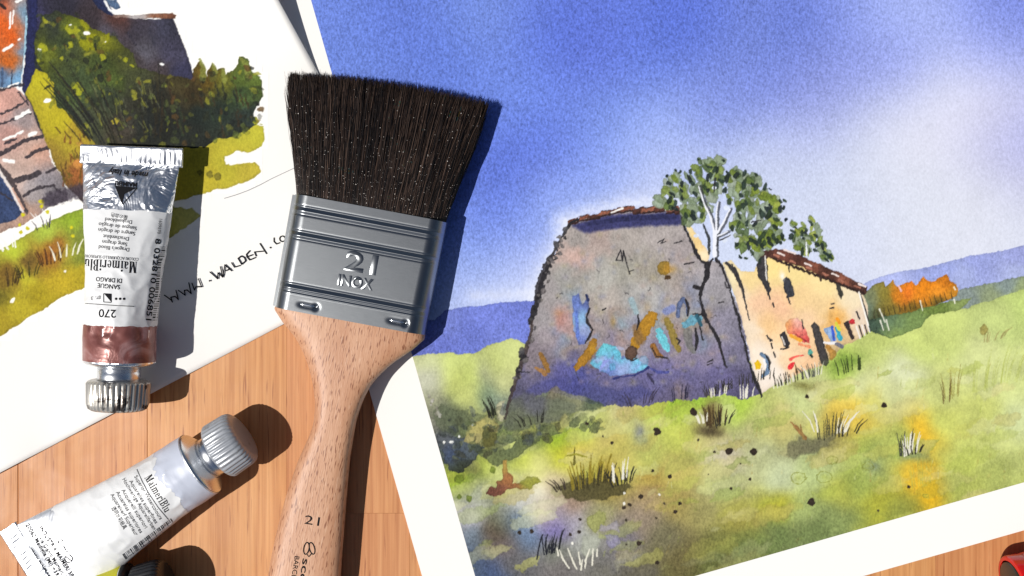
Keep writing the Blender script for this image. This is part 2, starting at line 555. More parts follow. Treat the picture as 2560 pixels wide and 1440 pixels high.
    def sample(s, P):
        x = np.clip(P[:, 0] - s.x0 - .5, 0, s.w - 1.001); y = np.clip(P[:, 1] - s.y0 - .5, 0, s.h - 1.001)
        xi = x.astype(int); yi = y.astype(int); fx = (x - xi)[:, None]; fy = (y - yi)[:, None]
        a = s.a
        return (a[yi, xi] * (1 - fx) + a[yi, xi + 1] * fx) * (1 - fy) + (a[yi + 1, xi] * (1 - fx) + a[yi + 1, xi + 1] * fx) * fy

def paint_layer(name, cv, origin, ux, uy, nu, nv, zfun, parent, mat, inside=None, skip_blank=False):
    """a sheet of paint: 16 px blocks, split where the painting has detail. origin, ux, uy in px; zfun(px array)->mm"""
    K = 8; B = 16
    ux = np.array(ux, float); uy = np.array(uy, float); o = np.array(origin, float)
    vid = {}; VP = []; faces = []
    lum = cv.a.mean(2)
    bi, bj = np.meshgrid(np.arange(nu), np.arange(nv), indexing='ij')
    cen = o + (bi.ravel()[:, None] + .5) * B * ux + (bj.ravel()[:, None] + .5) * B * uy
    vis = (cen[:, 0] > -20) & (cen[:, 0] < 2580) & (cen[:, 1] > -20) & (cen[:, 1] < 1460)
    lev = np.zeros(len(cen), int)
    for q, c in enumerate(cen):
        if inside is not None and not inside(c): lev[q] = -1; continue
        if not vis[q]: continue
        x, y = int(c[0] - cv.x0), int(c[1] - cv.y0)
        pt = cv.a[max(y - 11, 0):y + 12, max(x - 11, 0):x + 12]
        if pt.size == 0: continue
        if skip_blank and pt.min() > 244: lev[q] = -1; continue
        sdev = pt.reshape(-1, 3).std(0).max()
        lev[q] = 3 if sdev > 9 else (2 if sdev > 4 else 1)
    V = []; F = []; base = 0
    for L, n in ((0, 1), (1, 2), (2, 4), (3, 8)):
        sel = np.nonzero(lev == L)[0]
        if not len(sel): continue
        t = np.arange(n + 1) / n * B
        gi, gj = np.meshgrid(t, t, indexing='ij'); gi = gi.ravel(); gj = gj.ravel()
        b0 = o + bi.ravel()[sel][:, None] * B * ux + bj.ravel()[sel][:, None] * B * uy
        P = b0[:, None, :] + gi[None, :, None] * ux + gj[None, :, None] * uy
        f = grid_faces(n + 1, n + 1)[:, ::-1]
        F.append((f[None] + (np.arange(len(sel)) * (n + 1) ** 2)[:, None, None] + base).reshape(-1, 4))
        V.append(P.reshape(-1, 2)); base += len(sel) * (n + 1) ** 2
    V = np.concatenate(V); F = np.concatenate(F)
    Q = np.round(V * 4).astype(np.int64); key = (Q[:, 0] + 100000) * 1000003 + Q[:, 1]
    _, first, inv = np.unique(key, return_index=True, return_inverse=True)   # weld
    V = V[first]; F = inv.ravel()[F]
    z = zfun(V)
    ob = mesh(name, Wn(V, z), F, mat, parent, smooth=True)
    c = lin(np.clip(cv.sample(V), 0, 255)) * ALB
    fattr(ob, 'paint', np.concatenate([c, np.ones((len(c), 1))], 1), 'FLOAT_COLOR')
    return ob

# ------------------------------------------------------------------ right-hand sheet: barn in a meadow
def right_painting():
    cv = Canvas(600, -160, 2740, 1680, seed=11)
    R = cv.r
    cv.wash([((800,20),(110,136,221)),((1000,60),(98,123,213)),((900,150),(109,136,221)),((1120,130),(98,125,216)),((1200,60),(117,143,222)),
        ((1400,100),(91,115,213)),((1480,130),(96,116,213)),((1700,60),(89,113,211)),((1600,150),(100,125,218)),((1900,130),(114,135,214)),((2000,60),(99,120,208)),
        ((2100,40),(131,149,228)),((2230,30),(163,179,241)),((2350,60),(170,184,242)),((2460,20),(124,142,225)),((2555,10),(119,136,220)),((2560,90),(138,153,228)),
        ((2460,110),(165,176,241)),((1300,250),(115,143,230)),((1270,420),(88,111,211)),((1340,340),(98,123,220)),((1400,380),(98,121,220)),((1500,300),(119,146,229)),
        ((1650,330),(158,179,241)),((1800,280),(129,147,223)),((1930,200),(119,136,220)),((2050,250),(153,163,223)),((2040,190),(131,144,218)),((2150,180),(141,154,226)),
        ((2260,150),(148,161,234)),((2200,300),(212,217,239)),((2350,230),(221,224,242)),((2300,350),(226,227,241)),((2450,260),(224,224,241)),((2500,330),(196,197,231)),
        ((2550,340),(169,174,232)),((2540,240),(202,204,235)),((2560,430),(194,196,228)),((2100,420),(204,212,233)),((2000,350),(182,191,236)),((1950,420),(202,211,235)),
        ((2450,500),(221,224,236)),((2100,560),(211,218,239)),((2300,480),(219,224,238)),((2540,560),(219,224,240)),((2300,600),(221,226,240)),((2450,600),(223,227,240)),
        ((1250,560),(100,126,225)),((1190,640),(131,158,235)),((1150,720),(165,184,241)),((1270,740),(207,217,245)),((1180,780),(198,209,244)),((1320,640),(190,201,243)),((1400,500),(165,184,241)),
        ((1330,560),(126,153,235)),((1600,470),(200,209,241)),((1500,420),(131,157,235)),((1560,400),(156,176,241)),((1700,440),(190,202,238)),((1850,420),(195,206,236)),((1900,640),(211,221,244)),((1750,600),(209,219,244)),
        ((2050,480),(207,216,239)),((2200,420),(217,222,238)),((700,300),(110,136,221)),((1100,330),(104,131,221)),((950,520),(107,133,220))], warp=22, power=2.3, soft=60, blur=48)
    cv.a *= (1 + .02 * cv.mot)[..., None]
    for P, wd, al in (([(1335,760),(1352,690),(1382,625),(1415,560)], 46, .75), ([(1405,556),(1470,528),(1560,508),(1690,506)], 40, .72), ([(1330,800),(1345,730)], 50, .6), ([(1180,740),(1320,735)], 30, .5)):
        cv.stroke(P, wd, (244, 247, 255), a=al * .55, soft=70, wob=4); cv.stroke(P, wd * .3, (250, 251, 255), a=al * .6, soft=34, wob=5)
    # far hills on the left
    cv.poly([(1000,800),(1085,800),(1112,776),(1160,768),(1205,764),(1262,754),(1340,750),(1340,900),(1000,910)],
            field=[((1110,800),(121,135,214)),((1200,790),(117,131,214)),((1300,780),(113,127,209)),((1100,870),(107,120,203)),((1250,840),(117,131,212)),((1180,830),(110,124,207))], wob=2, edge=.12, mot=.1)
    # far hills on the right, trees in front of them
    cv.poly([(2110,735),(2150,712),(2200,690),(2260,676),(2320,668),(2390,648),(2450,634),(2500,628),(2560,611),(2750,590),(2750,760),(2110,830)],
            field=[((2200,700),(174,184,233)),((2350,670),(156,168,225)),((2450,650),(155,165,223)),((2550,640),(155,163,218)),((2400,700),(168,179,227)),((2550,680),(174,184,227))], wob=2, edge=.1, mot=.08)
    cv.poly([(2370,740),(2400,722),(2450,712),(2500,702),(2560,688),(2750,660),(2750,780),(2380,790)], field=[((2420,740),(135,148,144)),((2520,710),(133,148,146)),((2560,720),(151,165,118)),((2480,745),(144,156,118))], wob=3, edge=.12)
    # meadow and undergrowth
    G = [((1060,900),(208,215,162)),((1130,905),(208,220,133)),((1180,935),(206,219,121)),((1235,905),(192,201,121)),((1262,890),(209,219,142)),((1290,905),(206,213,138)),((1270,955),(204,208,145)),
        ((1062,950),(199,201,178)),((1088,1000),(158,160,131)),((1140,965),(197,207,116)),((1170,985),(193,200,120)),((1210,930),(153,157,126)),((1222,985),(122,142,115)),((1120,1030),(96,105,85)),((1150,1070),(94,104,73)),
        ((1100,1065),(118,117,104)),((1250,1000),(119,132,116)),((1300,1040),(124,128,115)),((1340,1000),(112,119,102)),((1400,1030),(109,116,92)),((1250,1085),(98,109,79)),((1120,1105),(70,80,95)),((1145,1130),(72,82,100)),
        ((1170,1165),(61,65,63)),((1222,1115),(108,109,66)),((1195,1075),(177,174,101)),((1330,1080),(112,126,70)),((1280,1120),(94,105,84)),((1380,1050),(93,100,77)),((1440,1020),(108,110,84)),
        ((1150,1190),(163,189,50)),((1200,1165),(191,205,85)),((1245,1190),(213,221,139)),((1300,1140),(201,210,85)),((1400,1090),(163,192,46)),((1450,1065),(185,206,89)),((1500,1035),(194,199,117)),
        ((1560,1020),(208,199,145)),((1640,1025),(177,207,76)),((1700,1010),(157,193,57)),((1400,1140),(191,195,57)),((1440,1120),(207,185,84)),((1460,1150),(203,196,119)),((1350,1170),(215,215,135)),((1330,1230),(225,221,195)),
        ((1380,1200),(211,195,161)),((1550,1110),(203,191,102)),((1600,1078),(186,188,110)),((1520,1080),(198,184,106)),((1620,1150),(185,191,100)),((1700,1080),(193,200,95)),((1480,1180),(177,171,69)),((1520,1190),(172,149,61)),
        ((1330,1270),(210,208,198)),((1230,1250),(148,152,128)),((1180,1250),(164,168,152)),((1178,1290),(196,191,197)),((1240,1300),(100,101,81)),((1300,1290),(105,123,142)),((1350,1275),(182,162,144)),((1300,1250),(192,192,182)),
        ((1430,1262),(162,137,119)),((1380,1300),(161,150,167)),((1385,1322),(121,112,174)),((1440,1300),(163,158,172)),((1470,1340),(175,178,169)),((1320,1330),(107,128,157)),((1232,1335),(92,79,65)),((1190,1340),(108,122,136)),
        ((1180,1400),(83,98,123)),((1250,1370),(109,99,98)),((1230,1430),(71,86,120)),((1300,1400),(102,101,103)),((1400,1370),(118,121,109)),((1400,1430),(118,113,112)),((1500,1400),(118,116,112)),((1490,1300),(154,151,108)),
        ((1550,1350),(123,118,127)),((1600,1300),(147,132,114)),((1620,1250),(164,144,109)),((1650,1350),(118,113,85)),((1700,1250),(158,143,82)),((1700,1400),(110,101,64)),((1600,1430),(102,98,95)),((1580,1180),(191,185,100)),((1700,1180),(187,171,99)),
        ((1620,1200),(177,145,69)),((1760,1010),(159,195,67)),((1800,1020),(187,207,111)),((1850,1010),(168,195,74)),((1900,1030),(190,198,117)),((2000,1000),(195,204,139)),((2050,960),(201,208,142)),((2100,930),(182,205,97)),((2150,965),(209,215,159)),
        ((2250,930),(218,224,181)),((2220,975),(208,213,154)),((2200,860),(197,210,121)),((2300,850),(199,212,124)),((2350,830),(199,212,126)),((2500,780),(194,208,130)),((2540,760),(187,205,121)),((2450,900),(209,217,149)),((2550,950),(204,213,140)),((2350,980),(201,208,130)),
        ((2140,1020),(225,194,73)),((2110,1035),(217,188,81)),((2180,1000),(210,206,112)),((1950,1050),(199,190,116)),((1850,1100),(188,188,132)),((1820,1130),(203,193,169)),((1770,1060),(165,156,97)),((1900,1150),(191,196,143)),
        ((1950,1200),(197,207,163)),((1800,1200),(183,187,136)),((1750,1250),(164,158,99)),((2050,1180),(181,196,133)),((2150,1150),(167,181,83)),((2250,1100),(173,183,94)),((2350,1060),(199,206,108)),((2312,1080),(227,183,48)),((2300,1195),(225,185,55)),
        ((2322,1220),(222,175,33)),((2400,1180),(187,196,100)),((2500,1100),(203,211,134)),((2450,1050),(199,206,116)),((2550,1050),(202,212,155)),((2150,1200),(151,165,81)),((2100,1230),(177,181,81)),((2180,1165),(158,172,104)),
        ((2000,1280),(160,174,106)),((2080,1290),(143,157,95)),((1950,1262),(178,176,59)),((1850,1300),(152,146,70)),((2000,1350),(118,131,82)),((1850,1370),(107,116,62)),((1780,1420),(96,101,52)),((1950,1340),(111,127,75)),((2050,1320),(119,134,82)),
        ((2200,1260),(173,172,59)),((2250,1290),(153,157,68)),((2400,1210),(172,181,91)),((2500,1180),(167,177,97)),((2420,1130),(195,203,111)),((2540,1150),(189,199,119)),((1600,1600),(98,96,80)),((2600,1200),(169,179,99))]
    cv.poly([(980,892),(1050,887),(1130,882),(1180,884),(1212,868),(1240,854),(1290,846),(1340,880),(1900,900),(2165,800),(2300,796),(2360,780),(2420,768),(2500,742),(2560,724),(2750,690),(2750,1690),(980,1690)],
            field=G, wob=3, edge=.10, warp=24, soft=1.4, power=2.6, mot=.12, blur=9)
    q = cv.win(980, 850, 2740, 1680); sl = q[0]
    low = np.clip((q[2] - 900) / 60, 0, 1)
    tex = (cv.fx * .5 + cv.fy * .5)[sl] * low
    cv.a[sl] *= (1 + .06 * tex + .03 * cv.nx[sl] * low)[..., None]
    for _ in range(180):                                     # drying edges, back-runs and lifted lights over the meadow
        x = R.uniform(1080, 2560); y = R.uniform(900, 1420)
        if y < 1010 + (0 if x < 1900 else -(x - 1900) * .32) or (x < 1250 and y < 1180): continue
        r = R.uniform(10, 46); n_ = 9; ph = R.uniform(0, 6)
        P = [(x + r * 1.7 * math.cos(t + ph) * R.uniform(.6, 1.25), y + r * .6 * math.sin(t + ph) * R.uniform(.6, 1.25) - r * .45 * math.cos(t + ph)) for t in np.linspace(0, 6.28, n_, endpoint=False)]
        c = R.choice([(206,212,140),(176,190,84),(214,206,140),(150,170,80),(196,196,96),(222,224,176),(186,170,92)])
        cv.poly(P, c, a=R.uniform(.18, .48), wob=9, fine=3, soft=R.choice([1.5, 2, 6]), edge=R.choice([.1, .2, .28]), mot=.1)
    for _ in range(260):                                     # dry-brush grass marks
        x = R.uniform(1500, 2560); y = R.uniform(860, 1400)
        if y < 1020 + (0 if x < 1900 else -(x - 1900) * .3): continue
        hgt = R.uniform(8, 30); cv.stroke([(x, y), (x + R.uniform(-.1, .35) * hgt, y - hgt)], [2.2, 1.0], R.choice([(150,166,70),(200,208,120),(220,224,170),(130,140,60),(176,150,80)]), a=R.uniform(.2, .5), wob=1)
    cv.glow(1600, 1080, 16, 22, (112,116,136), .7); cv.glow(2180, 1165, 20, 14, (126,140,120), .6); cv.glow(1700, 1420, 200, 60, (104,98,56), .45, rot=-.3); cv.glow(2000, 1345, 240, 34, (108,126,70), .45, rot=-.3)
    # hard-edged overlapping washes at the left
    cv.poly([(1100,1010),(1180,1030),(1230,1040),(1240,1100),(1190,1085),(1150,1090),(1100,1075),(1080,1040)], (96,106,78), a=.55, wob=9, edge=.25)
    cv.poly([(1095,1085),(1150,1090),(1200,1085),(1210,1120),(1190,1150),(1160,1178),(1120,1180)], field=[((1110,1100),(96,100,104)),((1130,1130),(66,80,108)),((1170,1120),(78,88,98)),((1160,1170),(46,52,44))], a=.9, wob=8, edge=.3)
    cv.poly([(1200,1045),(1225,1035),(1248,1060),(1245,1080),(1220,1075),(1205,1120),(1160,1100),(1165,1070)], (190,178,108), a=.8, wob=5, edge=.25)
    cv.poly([(1205,1080),(1215,1062),(1230,1070),(1245,1085),(1235,1115),(1205,1115)], (98,96,50), a=.85, wob=4, edge=.25)
    cv.poly([(1240,1010),(1262,1000),(1258,1030),(1268,1040),(1255,1052),(1243,1048)], (200,196,160), a=.85, wob=3, edge=.2)
    cv.poly([(1190,1130),(1260,1115),(1320,1085),(1380,1060),(1400,1075),(1330,1110),(1290,1140),(1240,1165),(1215,1150)], (98,108,72), a=.75, wob=7, edge=.3)
    for x, y, r in ((1110,1105,4),(1128,1104,5),(1148,1090,3),(1060,1000,0),(1180,1062,3)):
        if r: cv.blob(x, y, r, (245,246,240), edge=0, wob=1)
    cv.poly([(1255,1118),(1270,1108),(1290,1102),(1280,1116),(1262,1124)], (206,216,130), wob=2, edge=.1)
    for _ in range(170):                                     # tangled dark growth left of and below the gable
        t_ = R.random(); x = 1090 + t_ * 420 + R.uniform(-20, 20); y = 1120 - t_ * 90 + R.uniform(-70, 40)
        if x > 1262 and y < 1040: continue
        r = R.uniform(4, 16); c = R.choice([(70,80,58),(58,66,62),(96,108,70),(120,128,84),(84,92,100),(60,60,44),(134,140,92)])
        cv.blob(x, y, r, c, a=R.uniform(.25, .6), wob=5, sy=R.uniform(.4, 1), rot=R.uniform(0, 3), n=7)
    for _ in range(24):                                      # lifted, broken edge along the tape line
        t = R.random(); cv.blob(1064 + t * 32 + R.uniform(-2, 10), 985 + t * 60, R.uniform(2, 5), R.choice([(200,198,182),(160,158,140),(225,222,212)]), a=.7, edge=.2, wob=2)
    # brown wandering bloom
    cv.poly([(1258,1150),(1268,1150),(1272,1180),(1285,1195),(1280,1210),(1300,1205),(1345,1192),(1350,1205),(1330,1215),(1325,1225),(1290,1218),(1268,1225),(1255,1235),(1235,1240),(1215,1235),(1228,1218),(1240,1222),(1242,1200),(1255,1195)],
            field=[((1265,1165),(196,160,80)),((1270,1200),(160,100,60)),((1250,1225),(120,70,58)),((1330,1205),(158,156,62)),((1225,1232),(110,62,52))], wob=4, edge=.25, a=.92)
    cv.poly([(1300,1203),(1318,1192),(1345,1190),(1352,1203),(1334,1212),(1330,1222),(1310,1214)], (158,160,66), a=.8, wob=3, edge=.25)
    cv.poly([(1470,1290),(1500,1278),(1515,1285),(1505,1310),(1490,1330),(1478,1320),(1466,1305)], (160,164,96), a=.8, wob=5, edge=.22)
    cv.poly([(1500,1305),(1515,1312),(1545,1302),(1550,1330),(1530,1322),(1500,1325)], (170,164,172), a=.8, wob=4, edge=.2)
    cv.poly([(1512,1335),(1545,1338),(1550,1360),(1530,1372),(1515,1355)], (150,146,176), a=.7, wob=4, edge=.2)
    cv.poly([(1455,1345),(1490,1335),(1500,1350),(1485,1380),(1465,1395),(1450,1375)], (186,190,172), a=.7, wob=5, edge=.2)
    # orange bushes
    cv.poly([(2150,735),(2180,716),(2205,702),(2212,716),(2232,700),(2242,718),(2262,706),(2276,704),(2290,712),(2305,690),(2320,702),(2338,704),(2348,692),(2365,684),(2376,702),(2390,712),(2392,735),(2372,752),(2310,772),(2250,790),(2190,806),(2160,800)],
            field=[((2180,740),(120,128,96)),((2210,735),(140,128,52)),((2250,730),(206,126,30)),((2270,732),(250,130,40)),((2310,715),(226,134,26)),((2300,745),(236,142,34)),((2360,705),(202,118,26)),((2350,732),(250,156,44)),((2380,735),(206,140,40)),
                   ((2220,775),(128,112,46)),((2200,795),(64,74,50)),((2290,765),(110,92,34)),((2350,760),(96,84,34)),((2170,770),(112,130,110))], wob=4, edge=.18, power=2.5)
    cv.poly([(2165,800),(2200,792),(2260,785),(2330,765),(2390,750),(2430,748),(2400,772),(2330,790),(2312,800),(2300,822),(2260,835),(2230,845),(2215,842),(2200,838),(2170,828)],
            field=[((2180,810),(64,84,70)),((2230,805),(100,124,92)),((2280,800),(122,146,84)),((2350,775),(110,130,62)),((2240,835),(132,154,86)),((2400,762),(140,158,92))], wob=4, edge=.18)
    for k in range(16): x = 2185 + k * 13; cv.stroke([(x, 795 - k * 3.2), (x - 4 + R.uniform(-4, 4), 775 - k * 3.2)], [3, 1.2], (52, 44, 26), a=.75, wob=.5)
    for a_, b_ in (((2198,772),(2212,805)),((2300,752),(2306,775)),((2385,718),(2389,724)),((2385,748),(2387,758)),((2200,800),(2208,825)),((2215,800),(2222,825))): cv.stroke([a_, b_], [4, 3], (238, 236, 220), wob=.5, a=.9)
    cv.stroke([(2246,714),(2252,726)], [3, 6], (236, 190, 190), wob=.5)
    # ---------- grey gable
    cv.poly([(1418,566),(1440,548),(1500,536),(1560,526),(1640,524),(1698,528),(1708,556),(1722,592),(1740,628),(1758,656),(1790,652),(1808,668),(1824,706),(1838,752),(1852,800),(1864,852),(1878,906),(1904,986),(1860,998),(1800,985),(1740,1000),(1690,1000),(1640,1010),(1560,1016),(1490,1010),(1450,1000),(1400,985),(1372,978),(1340,990),(1300,1018),(1270,1036),(1268,1010),(1285,960),(1306,890),(1322,830),(1336,780),(1348,720),(1368,670),(1392,620)],
            field=[((1450,600),(166,159,155)),((1440,640),(191,162,152)),((1500,600),(180,162,155)),((1560,600),(173,165,159)),((1650,590),(173,165,162)),((1700,640),(166,157,157)),((1420,700),(166,164,159)),((1500,690),(174,172,165)),((1560,680),(168,165,154)),((1620,680),(164,157,145)),
                   ((1600,740),(174,172,169)),((1520,760),(174,165,157)),((1380,740),(163,157,157)),((1360,800),(155,150,152)),((1410,800),(183,152,148)),((1400,860),(145,135,142)),((1500,830),(163,152,152)),((1560,860),(158,148,154)),((1700,760),(160,154,157)),((1780,740),(156,152,157)),((1800,820),(137,133,150)),((1840,880),(120,116,140)),
                   ((1760,880),(136,127,150)),((1700,880),(141,131,152)),((1340,900),(130,120,126)),((1320,950),(102,98,126)),((1300,990),(84,82,107)),((1400,940),(92,91,145)),((1440,950),(76,79,138)),((1500,940),(101,98,138)),((1560,970),(101,98,138)),((1640,950),(106,102,146)),((1700,940),(106,102,145)),((1800,950),(101,96,135)),((1860,960),(86,82,111)),
                   ((1480,1000),(84,87,115)),((1560,1000),(95,93,122)),((1680,990),(104,98,129)),((1300,1025),(102,103,103))], wob=4.5, fine=3, edge=.05, warp=22, power=2.2, mot=.14)
    for _ in range(260):                                     # granulated specks in the wall
        x = R.uniform(1360, 1840); y = R.uniform(580, 960)
        if x < 1420 - (y - 580) * .27 + 12 or x > 1735 + (y - 600) * .36: continue
        cv.glow(x, y, R.uniform(4, 10), R.uniform(4, 10), R.choice([(186,182,176),(176,150,140),(140,134,150),(170,160,120),(134,140,160)]), a=.35)
    cv.poly([(1428,562),(1500,540),(1560,534),(1698,530),(1706,558),(1690,562),(1600,566),(1530,572),(1462,582)], (54,56,104), a=.95, wob=3, soft=11, edge=0)
    cv.stroke([(1470,560),(1560,546),(1690,540)], [10, 14, 14], (44, 46, 84), a=.9, soft=4)
    # indigo foot of the wall
    cv.poly([(1300,1000),(1330,960),(1370,950),(1420,944),(1470,960),(1540,975),(1600,960),(1640,985),(1560,1010),(1480,1005),(1440,985),(1400,980),(1350,985)], (70,72,132), a=.55, wob=8, soft=14, edge=0)
    cv.poly([(1370,985),(1390,965),(1410,975),(1440,985),(1490,1000),(1510,1010),(1480,1025),(1400,1030),(1350,1020)], field=[((1380,990),(130,120,100)),((1440,1000),(140,140,116)),((1400,1015),(100,106,88)),((1480,1015),(70,84,66))], a=.8, wob=6, soft=5, edge=.1)
    cv.poly([(1255,1050),(1280,1000),(1310,985),(1350,995),(1400,1000),(1440,1015),(1400,1050),(1320,1070),(1270,1075)], field=[((1270,1040),(96,102,84)),((1330,1010),(92,92,104)),((1400,1020),(110,116,96)),((1320,1055),(104,110,84))], a=.85, wob=9, soft=10, edge=.05)
    # tiles of the gable
    tiles = [(1432,552,24),(1458,545,26),(1486,540,26),(1512,532,30),(1540,526,26),(1566,522,30),(1596,526,26),(1622,524,30),(1652,522,28),(1680,524,26),(1698,527,16)]
    for k, (x, y, l) in enumerate(tiles):
        c = [(106,64,52),(140,86,68),(86,54,46),(158,100,78)][k % 4]
        cv.stroke([(x - l * .5, y + 3), (x + l * .5, y - 4)], [9, 11], c, wob=2.5, edge=.3)
        cv.stroke([(x - l * .5, y + 9), (x + l * .45, y + 4)], [4, 5], (52, 34, 34), wob=1.2)
        if k % 2: cv.stroke([(x - l * .3, y - 5), (x + l * .4, y - 8)], [2, 2], (48, 32, 30), wob=1)
    cv.stroke([(1528,531),(1556,520)], [4, 5], (250, 248, 244), wob=.6); cv.stroke([(1664,524),(1688,521)], [5, 4], (250, 246, 240), wob=.6)
    cv.stroke([(1425,556),(1445,548)], [5, 7], (42, 40, 46))
    INK = (44, 42, 46)
    # left edge of the gable, dark and broken
    cv.stroke([(1424,562),(1412,580),(1400,600),(1388,620),(1376,645)], [7, 8, 5, 5, 8], (62, 60, 64), wob=1.6)
    cv.stroke([(1376,645),(1362,672),(1352,700),(1346,722),(1344,745)], [14, 16, 18, 20, 16], (72, 70, 76), wob=2.2, edge=.3)
    cv.stroke([(1372,655),(1358,690),(1348,730),(1336,770),(1326,806)], [8, 10, 12, 14, 12], INK, wob=2.4)
    cv.stroke([(1330,800),(1328,830),(1316,866),(1302,910),(1288,955),(1272,1005),(1262,1046)], [6, 7, 12, 12, 10, 9, 4], (64, 54, 52), wob=2, a=.85)
    for P in ([(1378,640),(1400,632)],[(1380,650),(1394,646)],[(1300,900),(1320,892)],[(1296,930),(1324,930)]): cv.stroke(P, [4, 2], INK, wob=1)
    for _ in range(60):                                      # rough stones breaking the outline
        t_ = R.random(); ex = np.interp(t_, [0, .25, .5, .75, 1], [1418, 1372, 1342, 1318, 1284]); ey = 565 + t_ * 400
        cv.blob(ex + R.uniform(-7, 8), ey + R.uniform(-6, 6), R.uniform(3, 9), R.choice([(58,56,62),(86,84,88),(120,114,114),(44,42,46),(140,134,130)]), a=.85, wob=3, edge=.3, sy=R.uniform(.5, 1), rot=R.uniform(0, 3), n=6)
    for _ in range(42):                                      # washes of old paint on the wall
        x = R.uniform(1370, 1770); y = R.gauss(825, 55)
        cv.glow(x, y, R.uniform(8, 26), R.uniform(12, 34), R.choice([(112,140,196),(170,130,70),(130,170,190),(150,110,90),(120,116,160),(176,150,120)]), a=R.uniform(.2, .5), warp=1.0)
    for _ in range(46):
        x = R.uniform(1380, 1810); y = R.uniform(600, 960)
        if x < 1420 - (y - 580) * .24 or x > 1730 + (y - 600) * .32: continue
        l = R.uniform(4, 14); t_ = R.uniform(-.6, 2.2); cv.stroke([(x, y), (x + l * .6 * math.cos(t_), y + l * .6 * math.sin(t_)), (x + l * math.cos(t_ + .5), y + l * math.sin(t_ + .5))], [2.6, 2.2, 1], R.choice([(66,62,66),(96,90,92),(52,50,54)]), a=.7, wob=1)
    # marks and cracks
    for P, wd in (([(1540,650),(1551,624),(1556,652),(1558,626),(1567,662),(1574,684)], 3),([(1539,650),(1553,650)], 2.5),([(1574,678),(1584,674)], 2.5),([(1644,606),(1660,597),(1652,608),(1664,603)], 2.6),([(1686,607),(1704,602)], 3.4),([(1710,660),(1734,655)], 4),
                  ([(1505,775),(1514,770)], 4),([(1796,757),(1808,754)], 3.4),([(1812,705),(1816,718),(1824,720)], 3.5),([(1768,905),(1782,898)], 3),([(1768,912),(1780,907)], 3)):
        cv.stroke(P, wd, INK, wob=.6)
    cv.stroke([(1768,660),(1767,690),(1757,712),(1752,726),(1750,745),(1756,770),(1758,784),(1774,812),(1794,846),(1802,872),(1812,912),(1818,918)], [14, 14, 8, 9, 6, 7, 13, 7, 10, 6, 5, 2], INK, wob=1.6)
    cv.stroke([(1752,722),(1736,716)], [9, 11], INK); cv.stroke([(1756,786),(1732,784)], [5, 3], INK); cv.stroke([(1748,810),(1757,850)], [4, 4], INK)
    cv.blob(1660, 668, 15, (150,122,54), sy=1.2); cv.glow(1672, 672, 16, 14, (206,150,50), .6); cv.blob(1668, 694, 9, (84,62,38), sy=.7)
    # daubed figures on the wall
    cv.poly([(1430,742),(1448,735),(1452,760),(1470,740),(1472,770),(1462,790),(1476,826),(1462,860),(1446,862),(1434,820)], field=[((1440,770),(104,126,200)),((1455,800),(140,190,226)),((1460,830),(160,174,220)),((1446,850),(96,116,196)),((1465,755),(86,100,160))], wob=3, edge=.12, a=.92)
    cv.stroke([(1440,780),(1444,840)], [8, 10], (92,118,200), a=.8, soft=3)
    cv.stroke([(1466,738),(1470,750)], [6, 8], (44,52,90)); cv.stroke([(1474,770),(1466,792),(1468,806),(1482,824),(1472,842),(1463,858)], [6, 4, 9, 4, 7, 3], INK, wob=1)
    cv.stroke([(1486,852),(1478,872),(1460,898),(1442,918)], [16, 24, 24, 14], (168,122,44), wob=2.5, edge=.25); cv.glow(1480, 870, 8, 12, (196,150,50), .7)
    cv.stroke([(1352,884),(1362,908),(1370,926)], [10, 16, 12], (150,110,56), wob=2, edge=.15); cv.stroke([(1340,918),(1362,934)], [8, 12], (166,116,56), a=.8, wob=2)
    cv.poly([(1478,908),(1492,876),(1508,858),(1540,868),(1556,892),(1592,898),(1622,914),(1606,928),(1560,938),(1530,942),(1500,930)],
            field=[((1500,900),(104,190,212)),((1510,870),(110,206,216)),((1520,905),(140,158,216)),((1545,885),(96,190,210)),((1560,920),(160,176,222)),((1600,910),(120,190,224)),((1530,930),(110,130,200))], wob=4, edge=.12)
    for _ in range(26):
        x = R.uniform(1484, 1615); y = 905 + R.uniform(-34, 28) * (1 - abs(x - 1545) / 110)
        cv.blob(x, y, R.uniform(4, 13), R.choice([(150,168,222),(120,200,220),(96,170,206),(112,130,196),(176,190,226),(110,106,130)]), a=R.uniform(.3, .7), wob=4, sy=R.uniform(.4, 1), rot=R.uniform(0, 3), n=7, edge=.1)
    cv.stroke([(1500,925),(1510,905),(1522,900)], [5, 8, 4], (140,150,216), a=.8)
    cv.stroke([(1534,946),(1550,942),(1585,938),(1610,926),(1620,918)], [7, 4, 4, 5, 8], (50,56,110), wob=1); cv.stroke([(1625,920),(1645,930),(1670,930)], [3, 8, 6], (80,84,150), wob=1); cv.stroke([(1620,935),(1635,960)], [8, 3], (60,56,84), wob=1)
    cv.stroke([(1630,790),(1610,822),(1588,858)], [28, 36, 26], (180,132,42), wob=3, edge=.2); cv.stroke([(1588,818),(1600,850)], [16, 26], (126,96,62), a=.7, soft=8)
    cv.blob(1577, 884, 16, (96,74,62), edge=.35, sy=1.1); cv.stroke([(1566,894),(1580,902),(1592,896)], [3, 3, 3], INK)
    cv.stroke([(1646,826),(1656,850),(1668,872)], [16, 22, 16], (112,198,212), wob=2.5); cv.stroke([(1578,750),(1590,780)], [16, 14], (150,182,192), a=.7, soft=6)
    cv.stroke([(1632,864),(1642,886),(1656,892)], [14, 16, 8], (150,104,52), edge=.2); cv.stroke([(1630,870),(1640,890),(1666,895)], [3, 3, 5], INK, wob=.8)
    cv.stroke([(1594,786),(1596,806),(1592,824)], [3, 6, 3], INK)
    cv.stroke([(1668,800),(1686,850),(1696,874)], [18, 18, 14], (150,130,66), wob=2.5, edge=.15); cv.stroke([(1664,778),(1680,770)], [18, 18], (120,134,190), a=.8, soft=6)
